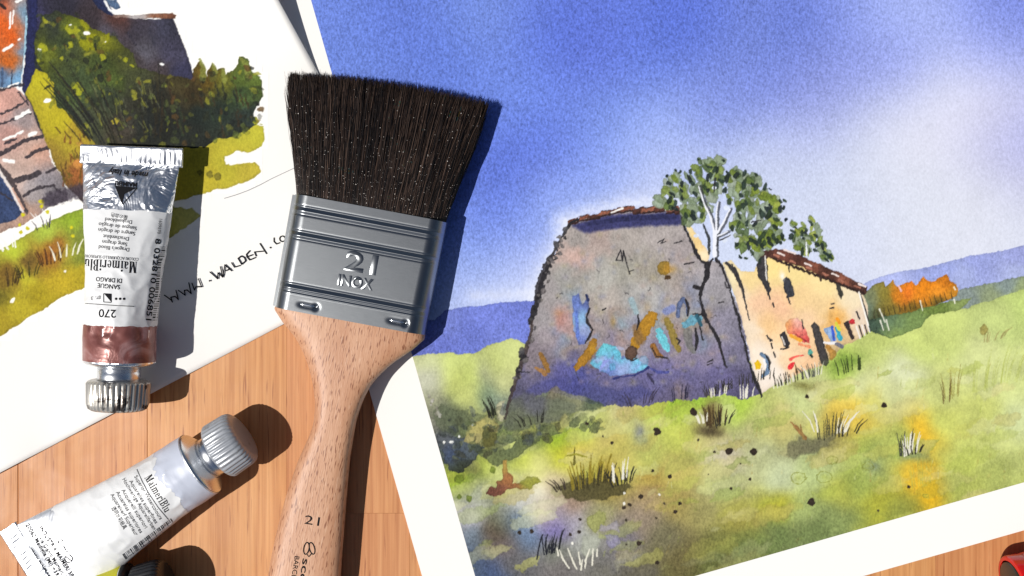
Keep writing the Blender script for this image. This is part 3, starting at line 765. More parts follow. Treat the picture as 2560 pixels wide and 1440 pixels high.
    cv.stroke([(1694,790),(1698,760),(1708,748),(1718,760),(1718,788)], [10, 12, 12, 10, 6], (98,112,150), edge=.2); cv.stroke([(1714,748),(1721,768),(1718,790)], [5, 7, 4], INK)
    cv.stroke([(1712,812),(1732,800),(1748,796)], [16, 24, 14], (104,158,178), wob=2.5); cv.stroke([(1742,790),(1752,812)], [10, 8], (48,92,110))
    cv.stroke([(1718,830),(1722,860),(1734,880)], [22, 20, 10], (116,116,112), a=.8, soft=5); cv.stroke([(1738,820),(1742,850),(1738,876)], [4, 9, 4], INK); cv.stroke([(1690,845),(1700,850),(1694,860)], [4, 5, 3], INK)
    cv.glow(1530, 805, 8, 16, (170,140,70), .6); cv.glow(1405, 800, 16, 30, (180,120,110), .5)
    # ---------- sunlit side building
    cv.poly([(1706,536),(1722,552),(1744,592),(1762,618),(1774,640),(1768,660),(1752,650),(1736,612),(1718,572)], field=[((1715,560),(248,226,170)),((1740,610),(243,210,144)),((1760,640),(245,225,187))], wob=1.5, edge=.08)
    cv.poly([(1806,656),(1826,650),(1850,676),(1884,680),(1896,650),(1924,640),(1956,632),(2010,656),(2090,700),(2150,722),(2168,760),(2172,828),(2140,850),(2110,862),(2086,890),(2050,916),(2010,926),(1970,950),(1936,962),(1904,986),(1884,930),(1868,860),(1850,790),(1834,730),(1816,690)],
            field=[((1830,700),(246,231,187)),((1870,700),(246,218,153)),((1850,740),(242,217,183)),((1930,670),(248,223,149)),((1990,680),(246,222,153)),((2060,710),(246,223,161)),((2130,740),(245,228,192)),((2150,800),(235,215,192)),((1900,760),(240,198,161)),((1950,770),(242,194,156)),
                   ((2000,750),(243,210,153)),((2050,770),(242,209,154)),((1880,820),(248,228,201)),((1920,810),(245,202,144)),((1960,840),(246,210,161)),((2020,800),(242,206,165)),((1900,880),(250,234,214)),((1930,930),(248,236,223)),((1980,900),(250,217,175)),((2010,910),(243,198,153)),((2090,800),(238,182,101)),((2100,860),(210,182,135))], wob=2, edge=.10, warp=14, mot=.05)
    # roof of the side building
    cv.poly([(1892,652),(1898,632),(1920,624),(1956,620),(1990,632),(2030,650),(2080,676),(2130,696),(2166,714),(2164,734),(2140,728),(2100,712),(2050,690),(1990,662),(1960,652),(1920,642),(1904,660)],
            field=[((1910,640),(70,44,40)),((1960,635),(112,66,54)),((2000,650),(84,50,42)),((2030,665),(128,76,58)),((2070,680),(78,48,40)),((2110,700),(150,92,72)),((2140,715),(70,44,38))], wob=3.5, edge=.2, mot=.2)
    for k in range(17):
        x = 1935 + k * 13.5; y = 640 + k * 5.2
        cv.stroke([(x, y + 6), (x + 9, y + 12)], [7, 6], (50, 34, 32), wob=1.4)
        if k % 3 == 0: cv.stroke([(x, y - 4), (x + 12, y + 1)], [5, 5], (170, 112, 92), wob=1)
        if k % 5 == 1: cv.stroke([(x - 4, y - 14), (x + 12, y - 7)], [5, 4], (240, 226, 220), wob=.8)
    cv.stroke([(1960,624),(1988,634)], [5, 4], (238, 222, 216), wob=.6)
    # dark seams and openings
    cv.stroke([(1700,532),(1712,570),(1726,600),(1738,628),(1752,652),(1772,660),(1780,648)], [4, 6, 7, 10, 7, 8, 5], INK, wob=1.6)
    cv.stroke([(1790,650),(1804,664),(1814,692),(1824,720),(1834,760),(1846,792),(1852,830),(1862,860),(1868,890),(1880,930),(1892,960),(1904,990)], [10, 7, 5, 4, 6, 7, 4, 6, 5, 7, 9, 5], INK, wob=1.6)
    cv.stroke([(1816,656),(1832,672),(1846,700),(1856,724),(1862,748),(1868,778),(1873,800)], [8, 13, 9, 8, 4, 4, 2], (58, 56, 58), wob=1.6)
    cv.poly([(1890,662),(1902,642),(1914,640),(1918,670),(1918,700),(1928,722),(1922,740),(1908,712),(1894,690)], (60,58,62), wob=2, edge=.2); cv.stroke([(1912,640),(1916,700)], [4, 3], (224,220,214), wob=.8)
    cv.stroke([(1920,730),(1924,748)], 4, INK); cv.stroke([(1931,758),(1935,766)], 4, INK)
    cv.poly([(1956,698),(1966,690),(1978,704),(1986,728),(1984,740),(1968,742),(1960,722)], (62,64,72), wob=1.5, edge=.25); cv.stroke([(1968,742),(1976,760)], [5, 2], INK)
    cv.glow(1954, 690, 7, 12, (255, 250, 240), .9)
    cv.poly([(2090,708),(2100,712),(2108,736),(2102,748),(2094,734)], (66,64,58), wob=1.5); cv.stroke([(2147,730),(2170,812)], [4, 4], (250,246,236), wob=.6); cv.stroke([(2152,735),(2170,800)], [2, 3], INK, wob=.6)
    cv.stroke([(1971,660),(1973,680)], [4, 3], INK); cv.stroke([(2050,690),(2052,700)], 6, (60,44,40))
    cv.poly([(1948,834),(1962,826),(1974,858),(1970,870),(1958,866)], (54,52,56), wob=1.2); cv.stroke([(1954,842),(1962,862)], [3, 3], (226,220,214), wob=.5); cv.stroke([(1952,872),(1972,868)], 4, INK)
    cv.poly([(2026,814),(2036,804),(2050,816),(2060,860),(2074,905),(2066,916),(2052,908),(2038,860)], (70,66,66), wob=2, edge=.25)
    cv.poly([(2110,806),(2120,800),(2136,846),(2128,850)], (58,46,48), wob=1.5); cv.blob(2129, 803, 7, (206,52,62), edge=.1)
    for k in range(5): cv.stroke([(2140 + k * 7, 815 - k), (2150 + k * 6, 846 - k * 4)], [3.5, 3], [(244,240,236),(60,50,50)][k % 2], wob=.6)
    for P in ([(1916,838),(1922,846),(1926,852)],[(1928,858),(1930,870)],[(1934,880),(1938,892)],[(2078,760),(2084,758)],[(2075,770),(2084,769)],[(2140,778),(2148,796)],[(1920,845),(1930,850)]): cv.stroke(P, 4, INK, wob=.8)
    # daubs on the sunlit wall
    cv.poly([(1962,810),(1974,796),(1992,794),(2006,806),(2018,834),(2024,856),(2008,854),(1984,834),(1970,832)], field=[((1970,812),(240,180,90)),((1980,824),(226,84,84)),((1990,805),(244,210,200)),((2008,830),(232,120,110)),((2018,850),(212,70,70))], wob=2.5, edge=.12)
    cv.stroke([(1976,838),(2000,850)], [8, 10], (240,170,60), wob=1.5); cv.stroke([(1998,860),(2022,866)], [8, 8], (236,150,110), wob=1.5); cv.stroke([(1990,836),(2014,852)], [2, 4], (150,50,50))
    cv.stroke([(2004,798),(2008,820)], [2, 4], INK); cv.blob(2026, 880, 8, (96,176,160), edge=.1); cv.stroke([(2026,888),(2030,892)], 6, (30,60,56))
    cv.poly([(2058,820),(2084,814),(2090,850),(2076,854)], (150,180,220), wob=1.5, edge=.1); cv.stroke([(2080,818),(2084,850)], [8, 6], (60,90,190)); cv.stroke([(2092,818),(2100,846)], [9, 12], (58,166,190), wob=1.5); cv.stroke([(2090,808),(2098,824)], [7, 8], (216,210,70)); cv.stroke([(2092,796),(2098,806)], [8, 8], (236,150,40))
    cv.stroke([(2060,856),(2090,858)], [6, 8], (240,238,240)); cv.stroke([(2070,866),(2082,884),(2078,896)], [12, 18, 10], (190,140,70), wob=1.5, edge=.2); cv.stroke([(2092,860),(2104,866)], [10, 10], (110,110,124))
    cv.poly([(1884,905),(1894,898),(1904,908),(1902,922),(1890,924)], (240,196,30), wob=1.5, edge=.12); cv.stroke([(1902,884),(1914,892),(1922,910),(1918,930),(1906,940)], [8, 12, 8, 12, 8], (112,138,168), wob=1.2, edge=.2); cv.stroke([(1912,884),(1924,905),(1922,925)], [3, 6, 3], INK); cv.stroke([(1910,900),(1914,918)], [6, 6], (248,246,244))
    cv.stroke([(1976,898),(1986,892),(2008,888)], [8, 5, 4], (236,96,84), wob=1.2); cv.stroke([(1974,918),(1982,908)], [12, 8], (232,60,66), wob=1.2); cv.stroke([(1986,908),(1992,930)], [2, 6], (110,80,50))
    # ---------- trees above the roofs
    PALE = [(150,166,140),(168,180,160),(142,158,126),(132,150,118)]; MID = [(104,126,64),(124,144,62),(88,108,68),(142,160,84)]; DRK = [(46,62,54),(38,52,44),(34,44,46),(56,74,50)]; OLV = [(140,160,60),(166,180,80),(118,138,52)]
    def leaf(x, y, r, c, al=1.0):
        cv.blob(x, y, r, c, a=al, edge=.25, wob=3.0, sy=R.uniform(.42, .68), rot=R.uniform(.3, 2.2), n=7)
    crown = [(1690,462,30),(1672,505,32),(1705,495,34),(1735,450,36),(1762,420,30),(1795,428,34),(1800,470,36),(1760,480,34),(1835,450,28),(1862,452,22),(1850,500,32),(1896,470,24),(1880,530,34),(1915,520,34),(1935,510,20),(1925,560,30),(1885,580,30),(1842,560,26),(1908,598,26),(1862,606,22),(1745,525,30),(1720,540,20),(1890,620,22),(1938,590,16)]
    for pal, n, r0, r1, jit in ((PALE, 6, 13, 20, .9), (MID, 4, 11, 16, .9), (DRK, 3, 8, 12, .92)):
        for (x, y, r) in crown:
            pl = OLV if (pal is MID and x > 1885 and y > 450) else pal
            for _ in range(n):
                t = R.uniform(0, 6.3); q_ = r * math.sqrt(R.random()) * jit
                leaf(x + q_ * math.cos(t), y + q_ * math.sin(t), R.uniform(r0, r1), R.choice(pl), .9)
    for x, y in ((1668,440),(1690,425),(1745,400),(1807,400),(1890,438),(1925,470),(1958,520),(1962,548),(1960,500),(1850,640),(1862,645),(1900,650),(1700,430),(1950,605)): leaf(x, y, R.uniform(5, 8), R.choice(DRK))
    for x, y in ((1770,520),(1810,600),(1815,520),(1822,590),(1740,590),(1842,600),(1880,555),(1785,470)): cv.blob(x, y, R.uniform(4, 8), (222,230,246), wob=2, edge=0)
    for P, wd in (([(1786,638),(1786,600),(1783,570),(1775,540),(1760,510),(1746,466)], [11, 8, 5, 5, 4, 3]), ([(1787,610),(1790,570),(1790,530),(1794,506)], [7, 5, 4, 3]), ([(1792,582),(1808,556),(1824,522)], [5, 5, 3]), ([(1794,590),(1818,578)], [4, 3])):
        cv.stroke([(x + 4, y) for x, y in P], [v + 4 for v in wd], (58, 60, 66), a=.75, wob=.8); cv.stroke(P, wd, (240, 242, 250), wob=.8)
    cv.stroke([(1772,634),(1772,596),(1758,560)], [6, 7, 4], (62,66,70), wob=1); cv.stroke([(1800,600),(1826,588)], [4, 2], INK); cv.stroke([(1784,480),(1788,445)], [3, 5], (50,52,54), wob=.8); cv.stroke([(1878,555),(1902,550)], [4, 2], INK)
    for (x, y, r) in ((1998,565,20),(2022,568,22),(2040,590,18),(2005,595,22),(2030,612,22),(1985,590,14),(2052,622,14),(2000,620,16),(2068,640,12)):
        for pal, n, r0, r1 in ((PALE, 3, 9, 15), (OLV, 2, 9, 14), (MID, 1, 9, 13), (DRK, 2, 6, 11)):
            for _ in range(n):
                t = R.uniform(0, 6.3); q_ = r * math.sqrt(R.random()); leaf(x + q_ * math.cos(t), y + q_ * math.sin(t), R.uniform(r0, r1), R.choice(pal), .9)
    cv.stroke([(2016,636),(2015,605)], [5, 3], (236,240,244), wob=.6); cv.stroke([(2060,630),(2080,646)], [8, 5], (40,56,50))
    # ---------- grasses
    D = (44, 42, 34); WT = (232, 229, 212)
    cv.blades(1790, 985, 60, 38, 14, D, 2.6); cv.blades(1870, 960, 130, 36, 20, D, 3.0, spread=.1); cv.blades(1790, 990, 60, 34, 6, WT, 4, spread=.2); cv.blades(1856, 995, 50, 42, 7, WT, 4, spread=.25)
    cv.blades(1600, 1010, 60, 46, 9, (58,52,70), 3); cv.blades(1700, 1000, 40, 56, 7, (40,38,60), 3, spread=.15); cv.blades(1330, 1060, 60, 40, 8, (36,36,30), 3.5, lean=-.3); cv.blades(1234, 1040, 26, 56, 7, (36,38,28), 4, lean=-.35, spread=.1)
    cv.blades(1975, 955, 80, 34, 16, D, 3.4, spread=.1, lean=-.2); cv.blades(1960, 962, 60, 30, 8, WT, 3.4, spread=.1, lean=-.2); cv.blades(2030, 940, 46, 40, 12, (90,92,86), 3, lean=-.2); cv.blades(2035, 942, 46, 44, 6, WT, 3, lean=-.2)
    cv.glow(2010, 965, 34, 14, (112,106,50), .75); cv.glow(2115, 905, 50, 22, (112,142,56), .8, rot=-.4); cv.blades(2125, 928, 60, 50, 11, (54,66,32), 3.6, spread=.15, lean=-.15)
    cv.glow(1780, 1035, 22, 36, (96,76,44), .85); cv.blades(1790, 1060, 50, 70, 12, (74,58,34), 5, spread=.2); cv.glow(1770, 1075, 34, 16, (74,64,46), .85); cv.blades(1808, 1062, 40, 46, 8, D, 3.6, lean=.2); cv.blades(1756, 1056, 26, 40, 5, WT, 4, lean=-.3)
    cv.glow(2040, 1110, 80, 24, (92,88,70), .75, rot=-.35); cv.poly([(1968,1110),(2000,1098),(2060,1092),(2100,1075),(2060,1120),(2010,1140),(1980,1150),(1966,1135)], (110,108,82), a=.6, wob=7, soft=6)
    cv.blades(2072, 1092, 60, 76, 12, (62,62,48), 3.4, spread=.2); cv.blades(2044, 1080, 20, 66, 4, WT, 4, lean=-.2); cv.blades(2100, 1084, 40, 62, 7, WT, 4, lean=.3); cv.blades(2120, 1086, 50, 44, 8, D, 3.4, lean=.35)
    cv.stroke([(2012,1094),(1992,1070),(1976,1054)], [10, 9, 4], (164,122,72), wob=1.5, edge=.2); cv.stroke([(2008,1096),(2000,1062)], [5, 3], (150,120,70))
    cv.glow(2290, 1140, 44, 14, (128,146,100), .8); cv.blades(2264, 1132, 30, 70, 10, (58,60,52), 4, spread=.15); cv.blades(2270, 1134, 44, 66, 9, WT, 4.5, spread=.25); cv.blades(2286, 1134, 30, 30, 5, D, 4.5)
    cv.glow(1470, 1222, 70, 24, (72,66,44), .9); cv.poly([(1395,1215),(1420,1200),(1450,1185),(1490,1195),(1530,1205),(1580,1215),(1560,1235),(1500,1245),(1460,1250),(1410,1240)], (84,78,46), a=.85, wob=9, edge=.2, soft=4)
    cv.blades(1470, 1210, 90, 84, 18, (140,124,40), 6, spread=.25, a=.85); cv.blades(1480, 1215, 100, 56, 20, (66,60,34), 4.5, spread=.3); cv.blades(1560, 1208, 60, 52, 14, D, 3.6, spread=.6); cv.blades(1545, 1200, 44, 64, 9, WT, 4, spread=.12); cv.blades(1400, 1225, 30, 36, 8, (60,52,44), 4, lean=-.7)
    cv.stroke([(1435,1160),(1436,1118)], [6, 2], (110,104,40)); cv.stroke([(1415,1140),(1440,1135),(1465,1142)], [4, 5, 4], (150,146,50), wob=1)
    cv.blades(2380, 990, 40, 90, 9, (150,140,70), 3, spread=.25, a=.7); cv.blades(2372, 1000, 30, 70, 5, (110,92,50), 3, spread=.2, a=.8); cv.blades(2500, 960, 140, 110, 26, (176,186,90), 3, lean=.25, spread=.2, a=.45); cv.blades(2350, 1200, 200, 90, 30, (172,182,88), 3, lean=.2, a=.4)
    cv.blades(2480, 850, 60, 40, 8, (150,130,80), 3, lean=.4, a=.6); cv.blob(2461, 824, 12, (158,140,70), a=.7, wob=4)
    cv.blades(1385, 1378, 70, 60, 8, (30,32,36), 4, lean=.15, spread=.2); 
    for P in ([(1398,1375),(1408,1400),(1422,1420)],[(1418,1370),(1436,1412),(1442,1422)],[(1446,1380),(1450,1410)],[(1455,1400),(1452,1424)],[(1474,1372),(1464,1400),(1462,1420)],[(1482,1372),(1480,1412)],[(1392,1370),(1395,1388)],[(1492,1372),(1492,1390)]): cv.stroke(P, [2.5, 5, 3][:len(P)] if len(P) == 3 else [3, 4.5], WT, wob=.6)
    # signature
    for P in ([(1342,1398),(1346,1372),(1352,1345),(1356,1336)],[(1354,1340),(1360,1386)],[(1368,1336),(1362,1362),(1366,1384)],[(1366,1384),(1372,1362),(1380,1378),(1384,1358)],[(1380,1382),(1390,1362)]): cv.stroke(P, 3.2, (34, 36, 46), wob=.5)
    # spatter
    for x, y, r in ((1733,1029,10),(1643,1079,10),(1823,1128,9.5),(1883,1129,9),(1786,1130,4),(1675,1191,5),(1770,1186,2),(1874,1198,4),(1827,1221,3.5),(2028,1256,10),(2271,1217,5),(2315,1239,0),(1601,1241,6),(1631,1176,4),(1529,1107,4),(1507,1090,2.5),(1467,1059,4),(1559,1268,5),(1574,1261,5),(1688,1280,5),(1700,1258,4),(1661,1258,3),(1597,1358,6),(1643,1406,5),(1565,1361,3),(1450,1298,4),(1447,1330,5),(1425,1335,4),(1329,1328,5),(1299,1331,5),(1675,1190,5),(1699,1258,5),(1745,1100,3),(2016,990,5),(1565,1300,3),(1640,1296,3),(2210,1012,7),(2196,1275,3),(1850,1160,2)):
        if r: cv.blob(x, y, r, (52,42,34) if r > 3 else (70,62,48), edge=.1, wob=.8, n=11)
    for x, y, r in ((1147,1196,12),(1232,1174,8),(1148,1242,7),(1172,1246,8)): cv.blob(x, y, r, (112,132,40), a=.75, edge=.3, wob=1)
    for x, y, rx in ((1995,1195,20),(2060,1192,19),(2080,1150,14),(2314,1239,7),(2170,1165,14)):
        P = [(x + rx * math.cos(t) * R.uniform(.85, 1.15), y + rx * .75 * math.sin(t) * R.uniform(.85, 1.15)) for t in np.linspace(0, 6.28, 10)]
        cv.stroke(P, 2.2, (128,134,50), a=.65, wob=2); cv.glow(x, y, rx * .6, rx * .5, (172,182,84), .5)
    for x, y in ((1561,1232),(1648,1236),(1560,1258),(1430,1358)): cv.blob(x, y, 3.5, (240,238,226), edge=0, wob=.5)
    return cv

# the sheet: corners follow the left and bottom edges in the photo
RA = math.radians(15.9)
R_UX = np.array([math.cos(RA), -math.sin(RA)]); R_UY = np.array([math.sin(RA), math.cos(RA)])   # along the bottom edge, down the left edge
R_C = np.array([1229.0, 1585.0])                         # lower left corner of the painted area
R_TH = .45                                               # sheet thickness, mm

def rounded_sheet(name, P, z0, z1, mat, parent=None):
    n = len(P)
    V = np.concatenate([Wn(P, np.full(n, z0)), Wn(P, np.full(n, z1))])
    V[n:, :2] = V[:n, :2]
    F = [list(range(n))[::-1], list(range(n, 2 * n))] + [[i, (i + 1) % n, n + (i + 1) % n, n + i] for i in range(n)]
    return mesh(name, V, F, mat, parent)

def build_right():
    def pt(u, v): return R_C + u * R_UX - v * R_UY
    wid, hei = 2080, 1712
    m0, m1 = 127.0, 114.0                                # margins left and below
    P = np.array([pt(-m0, -m1), pt(wid + 60, -m1), pt(wid + 60, hei + 60), pt(-m0, hei + 60)])
    root = rounded_sheet('watercolour_painting', P[::-1], .02, R_TH, M_PAPER)
    tag(root, 'large watercolour of a ruined grey barn in a green meadow under blue sky', 'painting')
    cv = right_painting()
    # ragged tape edge: fade a few pixels to paper
    ob = paint_layer('painted_landscape', cv, pt(0, hei), R_UX, R_UY, wid // 16, hei // 16,
                     lambda V: np.full(len(V), R_TH + .03), root, M_PAINT)
    return root
build_right()

# ------------------------------------------------------------------ left-hand sheet: cottage corner and shrub
def left_painting():
    cv = Canvas(-160, -140, 780, 900, seed=29)
    R = cv.r
    WHT = (255, 253, 249)
    # house, window surround, orange patch
    cv.poly([(66,-150),(240,-150),(262,-10),(285,34),(330,42),(434,46),(446,80),(466,130),(486,192),(490,340),(90,340),(62,236),(66,120)],
            field=[((90,60),(56,54,86)),((150,20),(48,46,60)),((220,60),(56,48,54)),((120,140),(46,52,50)),((270,90),(84,80,92)),((340,70),(62,58,70)),((420,70),(56,56,72)),((360,130),(84,82,92)),((430,130),(66,64,84)),((460,180),(52,52,76)),((400,180),(64,56,60)),((300,50),(88,56,50)),((330,150),(58,50,50))], wob=2, edge=.18, mot=.22)
    cv.poly([(232,-150),(262,-6),(278,20),(285,38),(270,36),(246,22),(230,0)], (36,44,78), wob=2)
    cv.poly([(262,0),(290,-4),(300,18),(290,24),(276,14)], (84,108,140), wob=3, edge=.2); cv.stroke([(262,2),(272,22),(286,34),(340,44),(400,46)], [5, 6, 5, 4, 5], (246,246,244), wob=1)
    cv.poly([(282,36),(330,38),(390,34),(432,32),(442,38),(438,46),(400,46),(330,46),(290,44)], field=[((300,42),(150,120,110)),((340,42),(196,190,190)),((400,40),(150,100,74)),((436,38),(112,70,52))], wob=2, edge=.2)
    cv.stroke([(318,80),(340,112)], 3, (46,44,56)); cv.stroke([(375,70),(385,110)], 8, (52,52,66), a=.6, soft=4)
    cv.poly([(-160,-150),(70,-150),(66,60),(60,160),(52,215),(-160,240)], field=[((10,60),(222,96,30)),((30,100),(226,92,22)),((20,150),(206,98,24)),((60,30),(120,160,190)),((40,10),(170,140,130)),((55,120),(120,150,180)),((10,190),(90,120,160)),((40,200),(120,170,210)),((10,20),(220,110,70)),((0,0),(60,40,40))], wob=4, edge=.12)
    for P, wd, c in (([(26,30),(24,70)],4,WHT),([(34,26),(30,60)],4,WHT),([(8,125),(22,118),(30,112)],7,WHT),([(46,100),(50,96)],4,WHT),([(66,40),(62,130),(54,200)],5,(160,200,220)),([(62,140),(54,205)],4,WHT),([(20,215),(46,206)],4,WHT),([(40,4),(52,0)],6,WHT),([(0,10),(12,20)],8,(50,34,34)),([(30,175),(28,210)],3,(60,70,90)),([(6,170),(4,215)],6,(70,90,120))): cv.stroke(P, wd, c, wob=1)
    cv.poly([(70,-150),(98,-150),(92,60),(86,160),(84,228),(62,234),(54,222),(62,140),(70,60)], (38,42,84), wob=2, edge=.25)
    # stonework at the far left
    cv.poly([(-160,250),(40,218),(60,236),(80,270),(92,310),(112,350),(124,390),(138,420),(160,450),(170,500),(120,520),(60,560),(-160,640)],
            field=[((20,260),(210,160,146)),((50,300),(160,146,146)),((30,340),(196,150,140)),((80,350),(196,164,150)),((60,400),(206,174,160)),((100,380),(206,160,140)),((40,440),(206,180,168)),((110,450),(150,144,150)),((130,490),(110,106,112)),((90,480),(176,166,166)),((70,530),(186,150,130))], wob=3, edge=.1, mot=.15)
    cv.poly([(-160,420),(0,410),(16,430),(62,520),(40,550),(-160,600)], (58,74,112), wob=3, edge=.2, mot=.25)
    cv.stroke([(-10,410),(20,440),(50,500),(66,530)], [14, 16, 14, 10], (80,70,72), wob=2); cv.stroke([(-6,420),(24,468),(56,528)], [7, 8, 5], (236,226,220), wob=1); cv.stroke([(30,470),(58,522)], [4, 5], (214,170,150), wob=1)
    SD = (58,52,58)
    for P, wd in (([(0,225),(40,214),(58,210)],6),([(0,285),(40,268),(66,250)],5),([(0,310),(50,292),(76,282)],5),([(0,385),(60,352),(110,338)],10),([(66,392),(90,378),(120,368)],9),([(40,450),(80,440),(96,430)],14),([(60,488),(90,470),(130,462),(150,480)],7),([(10,360),(40,346)],6),([(118,430),(140,420)],8),([(0,480),(30,500)],4),([(46,230),(70,262)],4)): cv.stroke(P, wd, SD, wob=2.2, a=.9)
    for P, wd in (([(40,294),(72,278)],9),([(8,350),(40,336),(56,328)],6),([(72,338),(88,332)],9),([(10,400),(34,404)],8),([(106,252),(124,250)],8),([(138,380),(146,398)],6)): cv.stroke(P, wd, WHT, wob=1.6)
    # shrub: yellow-green underwash then darks
    YG = [((100,190),(196,186,40)),((120,250),(186,172,44)),((150,300),(190,176,40)),((200,330),(176,150,48)),((140,400),(150,124,48)),((190,440),(160,96,50)),((160,460),(120,90,44)),((170,370),(180,160,50)),((180,490),(92,60,46)),((640,240),(150,160,60)),((650,320),(196,190,60)),((560,420),(190,180,56)),((620,440),(190,174,60)),((520,440),(186,170,50)),((200,500),(70,62,70))]
    cv.poly([(86,170),(110,178),(140,180),(300,180),(420,300),(480,330),(640,310),(660,316),(662,352),(640,374),(590,380),(560,390),(566,410),(590,404),(632,402),(648,414),(652,434),(610,456),(560,470),(500,486),(400,512),(300,520),(220,520),(170,470),(140,420),(110,350),(92,290),(64,236)], field=YG, wob=4, edge=.16, mot=.1)
    GR = [((130,60),(48,54,46)),((150,110),(52,62,40)),((190,60),(96,104,30)),((230,90),(120,122,28)),((260,110),(118,120,30)),((120,130),(92,98,30)),((180,130),(62,70,44)),((250,150),(66,78,40)),((320,150),(74,78,40)),((200,190),(66,80,50)),((280,200),(74,88,40)),((340,210),(60,64,44)),((180,230),(72,86,50)),((260,250),(52,60,44)),
          ((330,260),(50,50,40)),((400,240),(44,42,34)),((440,210),(64,58,34)),((480,230),(60,50,30)),((520,200),(100,80,30)),((560,200),(110,110,40)),((600,190),(86,104,46)),((630,200),(100,118,50)),((600,240),(60,78,46)),((560,270),(36,46,40)),((500,290),(34,42,38)),((420,300),(36,38,34)),((360,310),(40,44,40)),((300,310),(64,58,50)),((240,300),(78,84,60)),((620,290),(44,54,50)),((480,340),(36,40,36)),((590,320),(46,52,46))]
    cv.poly([(100,40),(140,26),(180,44),(210,54),(246,76),(290,96),(330,130),(344,170),(420,190),(480,196),(496,160),(504,150),(516,172),(520,190),(532,158),(540,176),(556,172),(564,186),(580,176),(590,160),(596,144),(606,138),(622,150),(630,176),(648,194),(654,206),(656,240),(642,262),(636,290),(644,310),(600,330),(540,350),(510,368),(460,372),(300,370),(240,366),(210,330),(180,290),(160,276),(140,268),(132,210),(108,176),(92,150),(86,110)],
            field=GR, wob=5, edge=.14, mot=.28, power=2.2, warp=22)
    for x, y, r, c in ((112,52,9,0),(108,118,13,0),(180,75,14,0),(225,105,26,1),(175,115,9,0),(260,140,9,0),(155,143,6,0),(310,150,9,0),(190,220,16,0),(95,145,6,0),(265,96,14,1),(370,290,0,0),(640,300,10,0),(290,300,10,2),(210,66,14,1),(330,165,6,0)):
        if r: cv.blob(x, y, r, [(170,172,40),(148,148,24),(196,180,60)][c], a=.9, wob=7, edge=.15, n=6)
    for x, y, r in ((215,82,8),(98,124,5),(118,252,9),(176,62,3),(404,160,5),(262,104,4)): cv.blob(x, y, r, WHT, edge=0, wob=2, sy=.7)
    for P in ([(500,150),(508,170),(506,196)],[(532,160),(538,180)],[(600,145),(616,160),(622,190)],[(556,176),(560,200)]): cv.stroke(P, [9, 14, 16][:len(P)], (136,142,66), a=.8, wob=2, edge=.15)
    for _ in range(420):                                     # dabs of leaf colour through the shrub
        x = R.uniform(95, 655); y = R.uniform(35, 365)
        if (x > 330 and y < 180 + (0 if x > 480 else 10)) and not (x > 495 and y > 165): continue
        if x > 300 and x < 490 and y < 195: continue
        if y < 60 and x > 210: continue
        if y < .55 * (x - 110) - 10 and x < 330: continue
        if x < 180 and y > 265: continue
        if y > 340 and x > 540: continue
        dk = R.random(); right = (x - 95) / 560
        c = R.choice([(36,40,34),(46,50,36),(30,34,34),(58,64,40),(70,80,44)] if dk < .48 else [(118,126,48),(96,108,54),(150,150,50),(100,74,40),(170,168,56)])
        cv.blob(x, y, R.uniform(4, 12), c, a=R.uniform(.35, .8), wob=4, sy=R.uniform(.35, .9), rot=R.uniform(0, 3), n=7)
    for _ in range(46):                                      # dark stems in the shrub
        bx = R.uniform(210, 420); by = R.uniform(300, 366); t = (bx - 330) / 220; hh = R.uniform(50, 170)
        cv.stroke([(bx, by), (bx + t * hh * .5 - hh * .12, by - hh * .5), (bx + t * hh - hh * .3, by - hh)], [4, 3, 1.4], R.choice([(34,36,30),(44,40,30),(30,34,36)]), a=.8, wob=1)
    for _ in range(30):
        x = R.uniform(400, 640); y = R.uniform(230, 340); cv.stroke([(x, y), (x - 8, y - R.uniform(16, 44))], [6, 3], R.choice([(36,40,36),(60,44,30),(50,64,44)]), a=.6, wob=2)
    for _ in range(30):
        x = R.uniform(230, 400); y = R.uniform(220, 350); cv.stroke([(x, y), (x - R.uniform(4, 14), y - R.uniform(14, 34))], [3, 2], R.choice([(120,124,80),(150,150,60),(96,100,80)]), a=.55, wob=1)
    cv.poly([(570,400),(590,392),(640,378),(662,372),(664,398),(640,404),(600,408),(575,412)], WHT, wob=3, edge=0)
    for x, y, r in ((500,430,8),(545,440,10),(525,437,9)): cv.blob(x, y, r, (120,112,40), a=.8)
    for _ in range(26): x = R.uniform(150, 215); y = R.uniform(330, 470); cv.stroke([(x, y), (x + R.uniform(-14, 4), y - R.uniform(10, 34))], [5, 2], R.choice([(70,50,30),(120,70,40),(90,80,30)]), a=.7, wob=1.6)
    cv.blob(192, 410, 12, (206,140,70), wob=3); cv.blob(200, 360, 10, (206,160,70), a=.7)
    # grass slope
    cv.poly([(-160,640),(0,625),(60,590),(110,560),(160,535),(210,520),(300,510),(480,520),(500,540),(420,600),(300,680),(215,715),(150,745),(60,800),(0,842),(-160,920)],
            field=[((40,630),(190,204,60)),((120,580),(170,190,70)),((180,550),(150,176,50)),((210,580),(120,134,60)),((60,690),(196,190,50)),((130,620),(186,180,60)),((120,640),(160,96,40)),((180,620),(176,176,60)),((150,700),(186,162,40)),((200,690),(180,160,40)),((40,760),(186,170,44)),((0,800),(170,150,40)),((100,740),(170,152,34)),((70,660),(120,90,40)),((20,690),(130,100,40)),((200,640),(120,130,50)),((400,560),(186,180,80)),((470,540),(206,200,110)),((0,740),(120,110,36))], wob=4, edge=.16, mot=.12)
    for x, y, c in ((130,625,(140,76,34)),(72,660,(104,84,40)),(16,690,(110,84,36)),(150,610,(150,90,40)),(195,610,(110,120,50))): cv.glow(x, y, 22, 26, c, .7)
